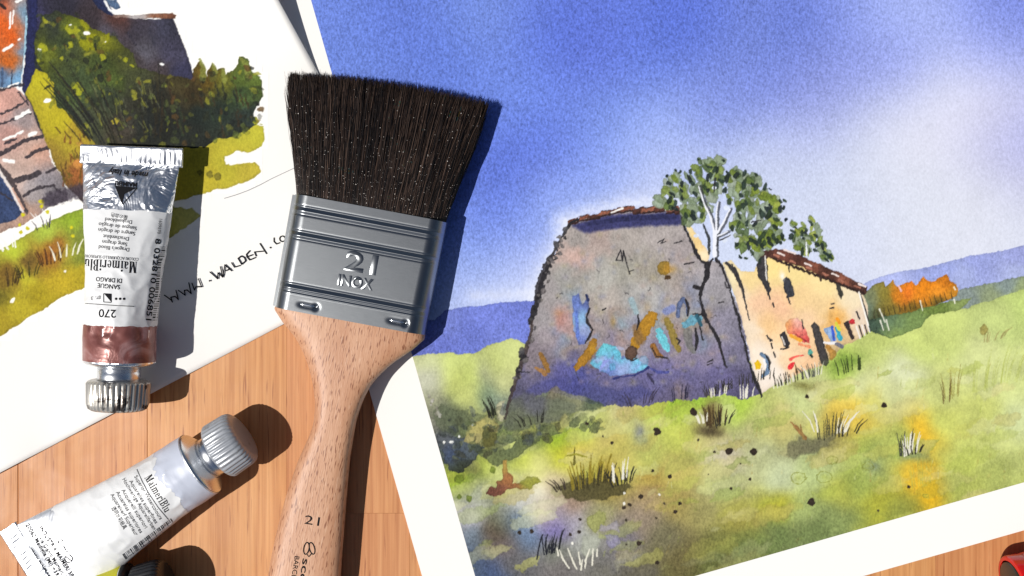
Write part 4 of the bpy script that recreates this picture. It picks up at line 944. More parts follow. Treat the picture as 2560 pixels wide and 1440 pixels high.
    cv.blades(130, 655, 60, 50, 12, (84,52,26), 4); cv.blades(70, 690, 50, 46, 9, (60,60,24), 3); cv.blades(26, 712, 40, 54, 7, (70,54,26), 4); cv.blades(165, 640, 70, 46, 8, (240,238,220), 4.5); cv.blades(105, 565, 40, 44, 7, (244,244,240), 4, lean=-.5); cv.blades(24, 620, 40, 44, 6, (246,246,240), 5, lean=-.5); cv.blades(104, 572, 40, 40, 5, (54,50,56), 3, lean=-.4)
    for x, y in ((56,536),(100,504),(118,530),(48,562),(70,570),(178,568),(52,580),(102,516),(182,590),(106,505)): cv.blob(x, y, 5, (226,216,40), edge=.1, wob=1)
    cv.blob(30, 750, 9, (250,246,236), edge=0, sy=.5, rot=-.9); cv.blob(162, 679, 4, (250,246,236), edge=0)
    cv.stroke([(120,500),(180,480),(215,470)], [30, 34, 30], (66,58,70), a=.8, soft=10, wob=4)
    # pencil line
    return cv

LA = math.radians(-27.7)                                 # bottom edge runs up to the right
L_UX = np.array([math.cos(LA), math.sin(LA)]); L_UY = np.array([-math.sin(LA), math.cos(LA)])
L_C = np.array([1036.0, 639.0])                          # lower right corner, hidden below the brush
L_TH = .45

def left_z(P):
    """height of the sheet's underside: it lies on the other sheet at the right and lifts along its right edge"""
    P = np.asarray(P, float)
    d = P - L_C
    u = d @ L_UX; v = -(d @ L_UY)                         # u<=0 along the bottom edge, v up the right edge
    on = 1 / (1 + np.exp(-(u + 330) / 55.0))
    z = .05 + on * (R_TH + .04)
    t = np.clip((v - 505) / 260.0, 0, 3)
    z = z + (t ** 1.25) * 9.0 * np.clip(1 + u / 250.0, 0, 1) ** 2
    # slight cockle along the free bottom edge
    z = z + .8 * np.exp(-(v / 70.0) ** 2) * np.clip((-u - 480) / 250.0, .0, 1) * (1 + .5 * np.sin(u / 38.0))
    return z

def build_left():
    n_u, n_v = 100, 84
    us = np.linspace(-1560, 0, n_u); vs_ = np.linspace(0, 1180, n_v)
    U, Vv = np.meshgrid(us, vs_, indexing='ij'); U = U.ravel(); Vv = Vv.ravel()
    P = L_C + U[:, None] * L_UX - Vv[:, None] * L_UY
    z = left_z(P)
    # sheets keep their size on the table plane: place by plan position, then lift
    flat = Wn(P, 0)
    bot = flat.copy(); bot[:, 2] = z * .001
    top = flat.copy(); top[:, 2] = (z + L_TH) * .001
    N = len(P); f = grid_faces(n_u, n_v)
    F = np.concatenate([f + N, f[:, ::-1]])
    idx = np.arange(N).reshape(n_u, n_v)
    loop = np.concatenate([idx[:, 0], idx[-1, 1:], idx[::-1, -1][1:], idx[0, ::-1][1:]])
    side = np.stack([loop[:-1], loop[1:], loop[1:] + N, loop[:-1] + N], 1)
    F = np.concatenate([F, side])
    root = mesh('watercolour_painting', np.concatenate([bot, top]), F, M_PAPER, smooth=False)
    root.data.polygons.foreach_set('use_smooth', np.r_[np.ones(len(f) * 2, bool), np.zeros(len(side), bool)])
    tag(root, 'watercolour sheet with dark cottage corner and shrub, handwritten web address on its white margin', 'painting')
    cv = left_painting()
    def inside(c):
        y = np.interp(c[0], [-160, 0, 60, 150, 215, 300, 500, 560, 665, 750], [935, 855, 812, 758, 728, 690, 555, 505, 480, 425])
        return c[1] < y + 14 and c[0] < 674
    ob = paint_layer('painted_cottage', cv, (-160, -140), np.array([1., 0.]), np.array([0., 1.]), 57, 64,
                     lambda V: left_z(V) + L_TH + .03, root, M_PAINT, inside, True)
    pl = Print(); pl.line([(560,496),(590,487),(620,476),(650,462),(680,446),(710,432),(740,418)], 1.5); pl.lay('pencil_line', lambda q: np.full(len(q), R_TH + L_TH + .14), M_LIGHTINK, root, lift=.03, z0=1)
    # handwriting in pen
    p = Print(); s = 3.0
    L = [[(411,738),(428,750),(431,755),(427,743),(438,741),(446,749),(440,726)], [(446,726),(463,738),(461,726),(468,725),(478,734),(472,707)], [(480,708),(486,725),(490,717),(504,717),(496,697)],
         [(525,680),(544,697),(545,682),(557,693),(551,667)], [(558,689),(562,662),(579,677)], [(564,677),(575,672)], [(579,657),(586,668),(599,664)], [(595,646),(604,661),(614,652),(611,644),(603,640),(595,646)],
         [(624,627),(616,636),(617,642),(624,650),(638,644)], [(618,642),(631,637)], [(640,640),(636,630),(659,628)], [(650,609),(666,634)], [(685,595),(685,604),(691,610),(699,607)],
         [(706 + 7 * math.cos(t), 597 + 7 * math.sin(t)) for t in np.linspace(0, 6.283, 13)]]
    for P in L:
        for a, b in zip(P[:-1], P[1:]):
            p.line([a, b], s); p.disc(a, s * .5)
        p.disc(P[-1], s * .5)
    p.disc((524, 702), 2.4); p.disc((676, 619), 2.3)
    p.lay('pen_lettering', lambda q: np.full(len(q), R_TH + L_TH + .12), M_INK, root, lift=.05, z0=1)
    return root
build_left()

# ------------------------------------------------------------------ materials of the paint tubes
def foil_mat(name='aluminium_foil', k=1.0, sc=85, ro=0.0):
    t = NT(name); oc = t.obj()
    n1 = t.noise(oc, sc, 3, .6, 1.2); n2 = t.noise(oc, 600, 2, .5)
    c = t.ramp(n2, [(.3, (.80, .82, .86, 1)), (.7, (.92, .93, .96, 1))])
    h = t.math('ADD', t.math('MULTIPLY', n1, .8), t.math('MULTIPLY', n2, .05))
    t.bump(h, .9 * k, .0032)
    return t.set(color=c, rough=t.ramp(n1, [(.3, (.27 + ro,) * 3), (.7, (.42 + ro,) * 3)]), metal=1.0)
def label_mat(name, c0):
    t = NT(name); oc = t.obj()
    n1 = t.noise(oc, 110, 3, .55, .4); n2 = t.noise(oc, 1200, 2, .5)
    c = t.mix(t.ramp(n1, [(.35, (0, 0, 0)), (.75, (.35, .35, .35))]), c0, tuple(v * .9 for v in c0[:3]) + (1,))
    t.bump(t.math('ADD', n1, t.math('MULTIPLY', n2, .03)), .30, .0008)
    return t.set(color=c, rough=.45, spec=.4, coat=.12, coatr=.3)
def cap_mat(name, base, stain=None, rough=.38, metal=0.0, lo=.6, hi=.72):
    t = NT(name); oc = t.obj()
    n = t.noise(oc, 260, 4, .6, .5)
    c = base
    if stain: c = t.mix(t.ramp(n, [(lo, (0, 0, 0)), (hi, (.9, .9, .9))]), base, stain)
    t.bump(t.noise(oc, 900, 3), .12, .0003)
    return t.set(color=c, rough=rough, metal=metal, spec=.5)
M_FOIL = foil_mat()
M_CRIMP = foil_mat('pressed_foil', .18)
M_DULL = foil_mat('dull_foil', .35, 60, .16)
M_LABEL = label_mat('label_paper', alb(246, 247, 248))
M_SMOOTHALU = NT('smooth_aluminium'); _n = M_SMOOTHALU.noise(M_SMOOTHALU.obj(), 90, 3); M_SMOOTHALU.bump(_n, .06, .0006)
M_SMOOTHALU = M_SMOOTHALU.set(color=(.78, .80, .83, 1), rough=.27, metal=1.0)
M_CAP_GREY = cap_mat('grey_plastic_cap', alb(186, 190, 196), alb(150, 150, 150), .34, .35)
M_CAP_DIRTY = cap_mat('paint_stained_cap', alb(206, 202, 194), alb(42, 20, 14), .30, .55, .52, .60)
M_CAP_BLACK = cap_mat('black_plastic_cap', (.02, .02, .022, 1), None, .32)
M_SWATCH = None

class Tube:
    """local frame: s along the axis from crimp (0) to shoulder (L), w across, z up; all in mm"""
    def __init__(t, crimp, shoulder, R, crimp_half, seed, zc=None, dent=.6, crimp_z=None):
        zc = R if zc is None else zc
        t.zc = zc; t.R = R; t.ch = crimp_half; t.seed = seed; t.dent = dent
        a = W(*shoulder, zc) * 1000; c = W(*crimp, zc) * 1000
        t.o = np.array([c.x, c.y]); d = np.array([a.x - c.x, a.y - c.y]); t.L = np.hypot(*d); t.ax = d / t.L
        t.pw = np.array([-t.ax[1], t.ax[0]])
        t.cz = zc if crimp_z is None else crimp_z
        # flat foot at z=0
    def prof(t, s):
        k = np.clip(s / t.L, 0, 1)
        e = np.clip((k - .04) / .80, 0, 1); e = e * e * (3 - 2 * e) * .55 + np.sqrt(e) * .45
        a = t.ch + (t.R - t.ch) * e
        b = .45 + (t.R - .45) * (np.clip((k - .085) / .80, 0, 1) ** .62)
        z = t.cz + (t.zc - t.cz) * np.clip(k * 1.4, 0, 1)
        return a, b, z
    def dents(t, s, th):
        out = np.empty(len(s))
        for i in range(len(s)):
            p = Vector((s[i] * .075, math.cos(th[i]) * 1.1 + t.seed * 3.1, math.sin(th[i]) * 1.1))
            n = mnoise.noise(p) * .9 - abs(mnoise.noise(p * 2.1 + Vector((7, 3, t.seed)))) * .9 + .25
            q = Vector((s[i] * .35, math.cos(th[i]) * 2.5, math.sin(th[i]) * 2.5 + t.seed))
            out[i] = n * t.dent + (abs(mnoise.noise(q)) - .2) * -.28 * t.dent
        k = np.clip(s / t.L, 0, 1)
        return out * np.clip((k - .08) * 5, 0, 1) * np.clip((1 - k) * 9, 0, 1)
    def surf(t, s, th, off=0.0):
        s = np.asarray(s, float); th = np.asarray(th, float)
        a, b, z = t.prof(s)
        d = t.dents(s, th) * (.35 + .65 * np.clip(b / t.R, 0, 1))
        w = (a + off + d * .35) * np.cos(th); h = np.maximum((b + off + d), .3) * np.sin(th)
        zz = z + h
        zz = np.where(np.sin(th) < 0, np.maximum(zz, .06 - off), zz)
        X = t.o + s[:, None] * t.ax + w[:, None] * t.pw
        return np.concatenate([X, zz[:, None]], 1)
    def build_zmap(t, off):
        ns, nt = 240, 180
        S, T = np.meshgrid(np.linspace(0, t.L, ns), np.linspace(0, math.pi, nt), indexing='ij')
        P = t.surf(S.ravel(), T.ravel(), off)
        zw = ((P[:, :2] - t.o) @ t.pw).reshape(ns, nt)[:, ::-1]; zs = P[:, 2].reshape(ns, nt)[:, ::-1]
        t.wm = np.abs(zw).max() + .2; g = np.linspace(-t.wm, t.wm, 700)
        t.zg = np.stack([np.interp(g, zw[i], zs[i], left=-9, right=-9) for i in range(ns)])
    def z_at(t, xy):
        """height of the upper surface below plan points (mm)"""
        d = xy - t.o; s = np.clip(d @ t.ax, 0, t.L - .01); w = np.clip(d @ t.pw, -t.wm + .01, t.wm - .01)
        ns, nw = t.zg.shape; fi = s / t.L * (ns - 1.001); fj = (w + t.wm) / (2 * t.wm) * (nw - 1.001)
        i = fi.astype(int); j = fj.astype(int); u = fi - i; v = fj - j; Z = t.zg
        return (Z[i, j] * (1 - u) + Z[i + 1, j] * u) * (1 - v) + (Z[i, j + 1] * (1 - u) + Z[i + 1, j + 1] * u) * v
    def strip(t, name, s0, s1, mat, parent, off=0.0, ns=60, nt=72, th0=0, th1=2 * math.pi, wav0=None, wav1=None):
        closed = abs(th1 - th0) > 6.2
        TH = np.linspace(th0, th1, nt, endpoint=not closed)
        k = np.linspace(0, 1, ns)
        a0 = np.full(nt, s0) if wav0 is None else s0 + wav0(TH)
        a1 = np.full(nt, s1) if wav1 is None else s1 + wav1(TH)
        S = a0[None, :] + (a1 - a0)[None, :] * k[:, None]
        P = t.surf(S.ravel(), np.broadcast_to(TH, S.shape).ravel(), off)
        return mesh(name, P * .001, grid_faces(ns, nt, closed), mat, parent, smooth=True)
    def lathe(t, name, prof, mat, parent, n=64, ribs=0, rib=0.0, rib_rows=(), caps=True, zshift=0.0):
        """prof: list of (s from the crimp, radius)"""
        th = np.linspace(0, 2 * math.pi, n, endpoint=False)
        V = []
        for q, (s, r) in enumerate(prof):
            rr = np.full(n, r, float)
            if ribs and q in rib_rows: rr += rib * np.clip(np.cos(th * ribs) * 1.6, -1, 1)
            w = rr * np.cos(th); h = rr * np.sin(th)
            X = t.o + s * t.ax + w[:, None] * t.pw
            V.append(np.concatenate([X, (t.zc + zshift + h)[:, None]], 1))
        V = np.concatenate(V); F = grid_faces(len(prof), n, True).tolist()
        if caps:
            F.append(list(range(n))); F.append(list(range((len(prof) - 1) * n, len(prof) * n))[::-1])
        o = mesh(name, V * .001, F, mat, parent)
        sm = np.ones(len(o.data.polygons), bool)
        if caps: sm[-2:] = False
        o.data.polygons.foreach_set('use_smooth', sm)
        return o
    def crimp(t, name, mat, parent, length, thick=1.5):
        """folded strip with pressed ribs closing the tube"""
        ns, nw = 26, 140
        S = np.linspace(-.4, length, ns); Wd = np.linspace(-1, 1, nw) * (t.ch + .35)
        SS, WW = np.meshgrid(S, Wd, indexing='ij'); SS = SS.ravel(); WW = WW.ravel()
        edge = np.minimum(np.clip((SS + .4) / .5, 0, 1), np.clip((length - SS) / .35, 0, 1))
        amp = np.array([mnoise.noise(Vector((w_ * .35, s_ * .3, t.seed))) for s_, w_ in zip(SS, WW)])
        ribs = .10 * np.cos(WW * 2 * math.pi / 1.5 + 2 * amp) * np.clip((SS - .8) / .6, 0, 1) * np.clip((length - .4 - SS) / .5, 0, 1) * np.clip(.5 + amp * 1.6, .1, 1)
        z = t.cz + thick * .5 * (.55 + .45 * edge) + ribs + amp * .22 + .25 * np.sin(WW * .13 + t.seed)
        X = t.o + SS[:, None] * t.ax + WW[:, None] * t.pw
        top = np.concatenate([X, z[:, None]], 1); bot = top.copy(); bot[:, 2] -= thick * (.55 + .45 * edge)
        N = len(top); f = grid_faces(ns, nw)
        idx = np.arange(N).reshape(ns, nw)
        loop = np.concatenate([idx[:, 0], idx[-1, 1:], idx[::-1, -1][1:], idx[0, ::-1][1:]])
        side = np.stack([loop[:-1], loop[1:], loop[1:] + N, loop[:-1] + N], 1)
        return mesh(name, np.concatenate([top, bot]) * .001, np.concatenate([f, f[:, ::-1] + N, side[:, ::-1]]), mat, parent, smooth=True)

def wavy(seed, amp, f=2.0):
    def g(TH): return np.array([amp * mnoise.noise(Vector((math.cos(x) * f, math.sin(x) * f, seed))) + amp * .35 * mnoise.noise(Vector((math.cos(x) * 9, math.sin(x) * 9, seed))) for x in TH])
    return g

def barcode(p, A0, A1, B0, B1, seed, n=34):
    """bars across the strip between line A and line B"""
    A0, A1, B0, B1 = (np.array(v, float) for v in (A0, A1, B0, B1))
    r = random.Random(seed); k = 0.0
    while k < 1:
        wd = r.choice([.006, .006, .011, .017]); gap = r.choice([.008, .012, .02])
        k2 = min(k + wd, 1)
        p.quad(A0 + (A1 - A0) * k, A0 + (A1 - A0) * k2, B0 + (B1 - B0) * k2, B0 + (B1 - B0) * k)
        k = k2 + gap

# ---------------- the dark red tube, label upside down
def tube_red():
    T = Tube((322, 366), (299, 905), 10.6, 15.6, 1.0, zc=10.8 + 0.95, dent=1.15, crimp_z=9.0)
    base = Vector(((T.o + T.ax * T.L * .5)[0] * .001, (T.o + T.ax * T.L * .5)[1] * .001, .0009))
    root = empty('paint_tube', base, 'silver paint tube with dark red band and paint-stained ribbed cap lying on the left painting', 'paint tube', 'watercolour paint tubes')
    mm = T.L / 539.0                                       # mm per photo pixel along the axis
    sx = lambda y: (y - 366) * mm
    body = T.strip('tube_body', 1.2, T.L, M_FOIL, root, 0, 170, 160)
    T.crimp('crimp_fold', M_CRIMP, root, 5.6)
    T.strip('label', sx(527), sx(812), M_LABEL, root, .09, 120, 160, wav0=wavy(2, .5), wav1=wavy(5, .8))
    sw = NT('dark_red_band'); oc = sw.obj(); n1 = sw.noise(oc, 90, 4, .6, 1.0); n2 = sw.noise(oc, 500, 3, .6)
    c = sw.ramp(n1, [(.28, alb(100, 48, 42)), (.5, alb(156, 98, 92)), (.72, alb(214, 172, 170))])
    sw.bump(n1, .5, .0012); sw.set(color=c, rough=.34, metal=.25, spec=.6)
    T.strip('colour_band', sx(806), T.L - .4, sw.m, root, .05, 30, 96)
    T.lathe('shoulder', [(T.L - .5, 10.35), (T.L + .3, 10.3), (T.L + .75, 9.6), (T.L + 1.5, 6.7), (T.L + 1.6, 6.5)], M_SMOOTHALU, root)
    T.lathe('neck', [(T.L + 1.2, 6.4), (T.L + 5.5, 6.4), (T.L + 5.9, 6.2), (T.L + 12, 6.2)], M_SMOOTHALU, root)
    L0 = T.L + 5.6
    T.lathe('cap', [(L0, 6.35), (L0, 8.3), (L0 + .35, 9.0), (L0 + 1.0, 9.25), (L0 + 7.2, 8.95), (L0 + 8.6, 8.5), (L0 + 9.2, 7.8), (L0 + 9.3, 0.05)], M_CAP_DIRTY, root, n=216, ribs=36, rib=.24, rib_rows=(3, 4, 5), caps=False)
    T.build_zmap(.09)
    z = T.z_at
    p = Print()
    p.glyphs(WORDMARK, (342, 655), (211, 647), 28)
    p.text('DI DRAGO', (305, 697), (240, 692), 11, .012); p.text('SANGUE', (300, 713), (244, 708), 11, .012)
    p.text('270', (290, 775), (247, 773), 20, .01)
    for x in (310, 300, 290): p.disc((x, 747), 3.3)
    p.line([(207, 758), (250, 761), (292, 764), (336, 766)], 1.6)
    for a, b in (((259, 734), (278, 735)), ((278, 735), (278, 756)), ((278, 756), (259, 755)), ((259, 755), (259, 734))): p.line([a, b], 1.8)
    p.tri((260, 734), (278, 735), (278, 755))
    p.text('8 032810 006851', (389, 596), (365, 800), 14, .012)
    barcode(p, (399, 617), (381, 801), (414, 617), (393, 801), 3)
    p.lay('black_lettering', z, M_INK, root, .11, 20)
    g = Print()
    for body, a, b in (('Drakenbloed', (330, 551), (263, 544)), ('Sangue de dragão', (342, 567), (247, 556)), ('Sangre de dragón', (338, 580), (246, 570)), ('Drachenblut', (322, 593), (258, 586)), ('Sang dragon', (318, 607), (256, 600)), ("Dragon's Blood", (323, 620), (247, 613))): g.text(body, a, b, 9.5, .004)
    g.text('龍の血色', (319, 540), (278, 532), 9.0)
    g.text('COLORI ACQUERELLO SUPERIORI', (346, 645), (213, 636), 7.5, .004); g.text('1609270', (398, 547), (393, 584), 8); g.text('gr. 3', (252, 742), (228, 741), 9)
    g.lay('grey_lettering', z, M_GREYINK, root, .11, 20)
    q = Print()
    q.text('made in Italy', (371, 431), (271, 421), 14, .022, .25); q.text('MAIMERI', (343, 457), (288, 452), 11, .03)
    q.tri((287, 464), (343, 469), (311, 484)); q.tri((287, 464), (311, 484), (305, 512)); q.line([(343, 469), (306, 511)], 1.8)
    q.lay('foil_lettering', z, M_INK, root, .10, 20)
    return root

# ---------------- the white tube with its blank label side up
def tube_white():
    T = Tube((74, 1441), (502, 1159), 10.5, 16.2, 2.0, zc=10.6, dent=.9)
    mid = T.o + T.ax * T.L * .5
    root = empty('paint_tube', Vector((mid[0] * .001, mid[1] * .001, 0)), 'white labelled paint tube with clean grey ribbed cap lying diagonally on wood', 'paint tube', 'watercolour paint tubes')
    T.strip('tube_body', 1.2, T.L, M_DULL, root, 0, 170, 160)
    T.crimp('crimp_fold', M_CRIMP, root, 5.8)
    T.strip('label', T.L * .285, T.L * .86, M_LABEL, root, .09, 120, 160, wav0=wavy(3, 3.0, .8), wav1=wavy(8, 3.2, 1.4))
    pale = label_mat('pale_blue_lacquer', alb(214, 220, 236))
    T.strip('lacquer_band', T.L * .80, T.L - .4, pale, root, .04, 30, 96)
    T.lathe('shoulder', [(T.L - .5, 10.4), (T.L + .2, 10.35), (T.L + .55, 10.0), (T.L + .9, 9.4), (T.L + 2.6, 7.0), (T.L + 2.7, 6.6)], M_SMOOTHALU, root)
    T.lathe('neck', [(T.L + 2.0, 6.4), (T.L + 6.4, 6.4), (T.L + 6.8, 6.0), (T.L + 12, 6.0)], M_SMOOTHALU, root)
    L0 = T.L + 6.2
    T.lathe('cap', [(L0, 6.2), (L0, 8.1), (L0 + .4, 8.75), (L0 + 1.0, 9.0), (L0 + 7.6, 8.75), (L0 + 8.8, 8.3), (L0 + 9.6, 7.4), (L0 + 9.8, 6.2), (L0 + 9.8, .05)], M_CAP_GREY, root, n=216, ribs=36, rib=.22, rib_rows=(3, 4, 5), caps=False)
    T.build_zmap(.09); z = T.z_at
    p = Print()
    p.glyphs(WORDMARK, (361, 1195), (413, 1283), 20)
    p.text('12 ml', (139, 1346), (160, 1384), 13, .008)
    p.ring((171, 1397), 9.5, 2.0); p.line([(164, 1392), (178, 1402)], 1.8)
    barcode(p, (427, 1296), (303, 1388), (436, 1309), (312, 1401), 9)
    p.lay('black_lettering', z, M_INK, root, .11, 20)
    g = Print()
    g.line([(342, 1173), (355, 1203), (370, 1231), (396, 1270), (421, 1299)], 1.8)
    for body, a, b in (('Superior Watercolours', (335, 1192), (399, 1300)), ('Aquarelles superfines', (322, 1203), (388, 1310)), ('Hochwertige Aquarellfarben', (305, 1199), (383, 1326)), ('Acquerelli superiori', (303, 1226), (362, 1322)), ('Acuarelas superiores', (289, 1231), (350, 1334)), ('Aquarelverf Superieur', (275, 1237), (338, 1340)), ('透明水彩絵具', (278, 1270), (309, 1324))): g.text(body, a, b, 9.5, .003)
    g.lay('grey_lettering', z, M_GREYINK, root, .11, 20)
    q = Print()
    q.text('INDUSTRIA MAIMERI SPA', (97, 1320), (182, 1452), 10, .02); q.text('Via Gianni Maimeri, 1', (95, 1345), (158, 1446), 10, .015)
    q.text('20060 Mediglia (MI) +39 02', (63, 1313), (150, 1458), 10, .018); q.text('www.maimeri.it', (73, 1371), (128, 1458), 10, .02)
    q.lay('foil_lettering', z, M_INK, root, .14, 20)
    return root

# ---------------- the tube cut off by the lower edge
def tube_yellow():
    T = Tube((-132, 1640), (334, 1490), 10.5, 16.0, 3.0, zc=10.6, dent=.4)
    mid = T.o + T.ax * T.L * .5
    root = empty('paint_tube', Vector((mid[0] * .001, mid[1] * .001, 0)), 'paint tube with yellow band and black ribbed cap, mostly below the photo edge', 'paint tube', 'watercolour paint tubes')
    T.strip('tube_body', 1.2, T.L, M_FOIL, root, 0, 60, 72)
    T.crimp('crimp_fold', M_CRIMP, root, 5.8)
    T.strip('label', T.L * .25, T.L * .87, M_LABEL, root, .09, 40, 72, wav0=wavy(3, .5))
    yel = label_mat('yellow_band_print', alb(222, 216, 20))
    T.strip('colour_band', T.L * .875, T.L - .3, yel, root, .06, 20, 72)
    blk = simple('black_lacquer', (.022, .022, .022, 1), .35)
    T.lathe('shoulder', [(T.L - .4, 10.45), (T.L + .3, 10.4), (T.L + .9, 9.5), (T.L + 1.7, 6.6), (T.L + 1.8, 6.4)], blk, root)
    T.lathe('neck', [(T.L + 1.2, 6.2), (T.L + 8, 6.2)], blk, root)
    L0 = T.L + 1.9
    T.lathe('cap', [(L0, 6.0), (L0, 7.9), (L0 + .4, 8.5), (L0 + 1.0, 8.7), (L0 + 7.4, 8.5), (L0 + 8.6, 8.0), (L0 + 9.4, 7.2), (L0 + 9.6, .05)], M_CAP_BLACK, root, n=216, ribs=36, rib=.22, rib_rows=(3, 4, 5), caps=False)
    return root
tube_red(); tube_white(); tube_yellow()

# ------------------------------------------------------------------ the flat brush
def brushed_steel():
    t = NT('brushed_steel'); c2 = t.attr('flow').outputs['Vector']
    n = t.noise(t.map(c2, (.25, 14, 1)), 1.0, 3, .6); n2 = t.noise(t.map(c2, (.06, .06, .06)), 1.0, 3, .5)
    c = t.ramp(n, [(.3, (.24, .254, .267, 1)), (.7, (.30, .315, .33, 1))])
    t.bump(t.math('ADD', t.math('MULTIPLY', n, .15), t.math('MULTIPLY', n2, .6)), .10, .0006)
    return t.set(color=c, rough=.30, metal=1.0)
def beech():
    t = NT('beech_handle'); c2 = t.attr('flow').outputs['Vector']
    tilt = (0, 0, .10)
    broad = t.noise(t.map(c2, (.10, .03, .1), tilt), 1.0, 3, .5, .6)
    fine = t.noise(t.map(c2, (3.2, .16, 1), tilt), 1.0, 3, .55)
    fl = t.noise(t.map(c2, (2.9, .36, 1.2), tilt), 1.0, 1, .4, .15)
    hl = t.noise(t.map(c2, (2.3, .26, 1.0), tilt, (5, 9, 2)), 1.0, 1, .4)
    c = t.ramp(broad, [(.3, alb(194, 136, 100)), (.5, alb(207, 153, 118)), (.7, alb(218, 170, 136))])
    c = t.mix(.4, c, t.ramp(fine, [(.3, alb(194, 138, 104)), (.65, alb(226, 180, 146))]))
    c = t.mix(t.ramp(fl, [(.60, (0, 0, 0)), (.67, (.85, .85, .85))]), c, alb(140, 86, 60))
    c = t.mix(t.ramp(hl, [(.66, (0, 0, 0)), (.74, (.5, .5, .5))]), c, alb(236, 196, 166))
    t.bump(t.math('MULTIPLY', fl, -1), .18, .0004)
    return t.set(color=c, rough=.48, spec=.35, coat=.08, coatr=.35)
def bristle_mat():
    t = NT('dark_hair'); r = t.attr('tint').outputs['Fac']
    c = t.ramp(r, [(0, (.010, .007, .006, 1)), (.45, (.032, .020, .015, 1)), (.80, (.075, .048, .036, 1)), (.955, (.02, .07, .07, 1)), (.975, (.10, .075, .015, 1)), (.99, (.09, .02, .02, 1))], 'CONSTANT')
    return t.set(color=c, rough=.24, spec=.6)
M_STEEL = brushed_steel(); M_LETTER = M_STEEL; M_BEECH = beech(); M_HAIR = bristle_mat()
M_BRIGHT = NT('bright_steel_wire'); _n = M_BRIGHT.noise(M_BRIGHT.obj(), 300, 2); M_BRIGHT.bump(_n, .05, .0003); M_BRIGHT = M_BRIGHT.set(color=(.86, .87, .88, 1), rough=.2, metal=1.0)

BZ = 7.4                                                   # height of the brush's middle plane, mm
_bl = W(690, 766, BZ) * 1000; _br = W(1063, 836, BZ) * 1000
B_O = np.array([(_bl.x + _br.x) / 2, (_bl.y + _br.y) / 2])
B_U = np.array([_br.x - _bl.x, _br.y - _bl.y]); B_W = np.hypot(*B_U); B_U /= B_W
B_V = np.array([-B_U[1], B_U[0]])                          # towards the hair
def b_local(px, py, z=BZ):
    p = W(px, py, z) * 1000; d = np.array([p.x, p.y]) - B_O
    return float(d @ B_U), float(d @ B_V)
def b_world(u, v, z):
    u = np.asarray(u, float); v = np.asarray(v, float); z = np.asarray(z, float)
    X = B_O + u[..., None] * B_U + v[..., None] * B_V
    return np.concatenate([X, z[..., None]], -1) * .001

def smoothstep(a, b, x):
    t = np.clip((x - a) / (b - a), 0, 1); return t * t * (3 - 2 * t)

F_LEN = b_local(927, 522)[1]                               # ferrule length
F_T0, F_T1 = 6.9, 6.3                                      # half thickness at the handle and at the hair
def f_half(v): return B_W / 2 + (b_local(1117, 557)[0] - b_local(738, 487)[0] - B_W) / 2 * (v / F_LEN)
def f_ridge(v):
    """pressed rings: v from the handle end"""
    k = 1 - v / F_LEN; r = 0
    for c, wd, h in ((.100, .012, -.5), (.135, .011, .34), (.165, .010, -.28), (.315, .013, -.6), (.350, .011, .42), (.378, .008, -.22), (.772, .012, -.5), (.806, .009, .4), (.835, .006, -.26), (.85, .005, .2)):
        r = r + h * .7 * np.exp(-((k - c) / wd) ** 2)
    return r
def f_top(u, v):
    """height of the ferrule's upper face (mm)"""
    hw = f_half(v); t = F_T0 + (F_T1 - F_T0) * v / F_LEN
    c = 5.2; e = np.clip((np.abs(u) - (hw - c)) / c, 0, 1)
    z = BZ + t * 1.0 - (1 - np.sqrt(np.clip(1 - e * e, 0, 1))) * t + f_ridge(v) * (1 - e ** 3)
    for (px, py, s) in ((771, 764, 1), (994, 804, 1)):
        cu, cv_ = b_local(px, py, 13)
        z = z - .45 * np.exp(-(((u - cu) / 2.7) ** 4 + ((v - cv_) / .75) ** 2))
        z = z - .7 * np.exp(-(((u - cu - 2.6) / .75) ** 2 + ((v - cv_ + .1) / .85) ** 2))
    return z

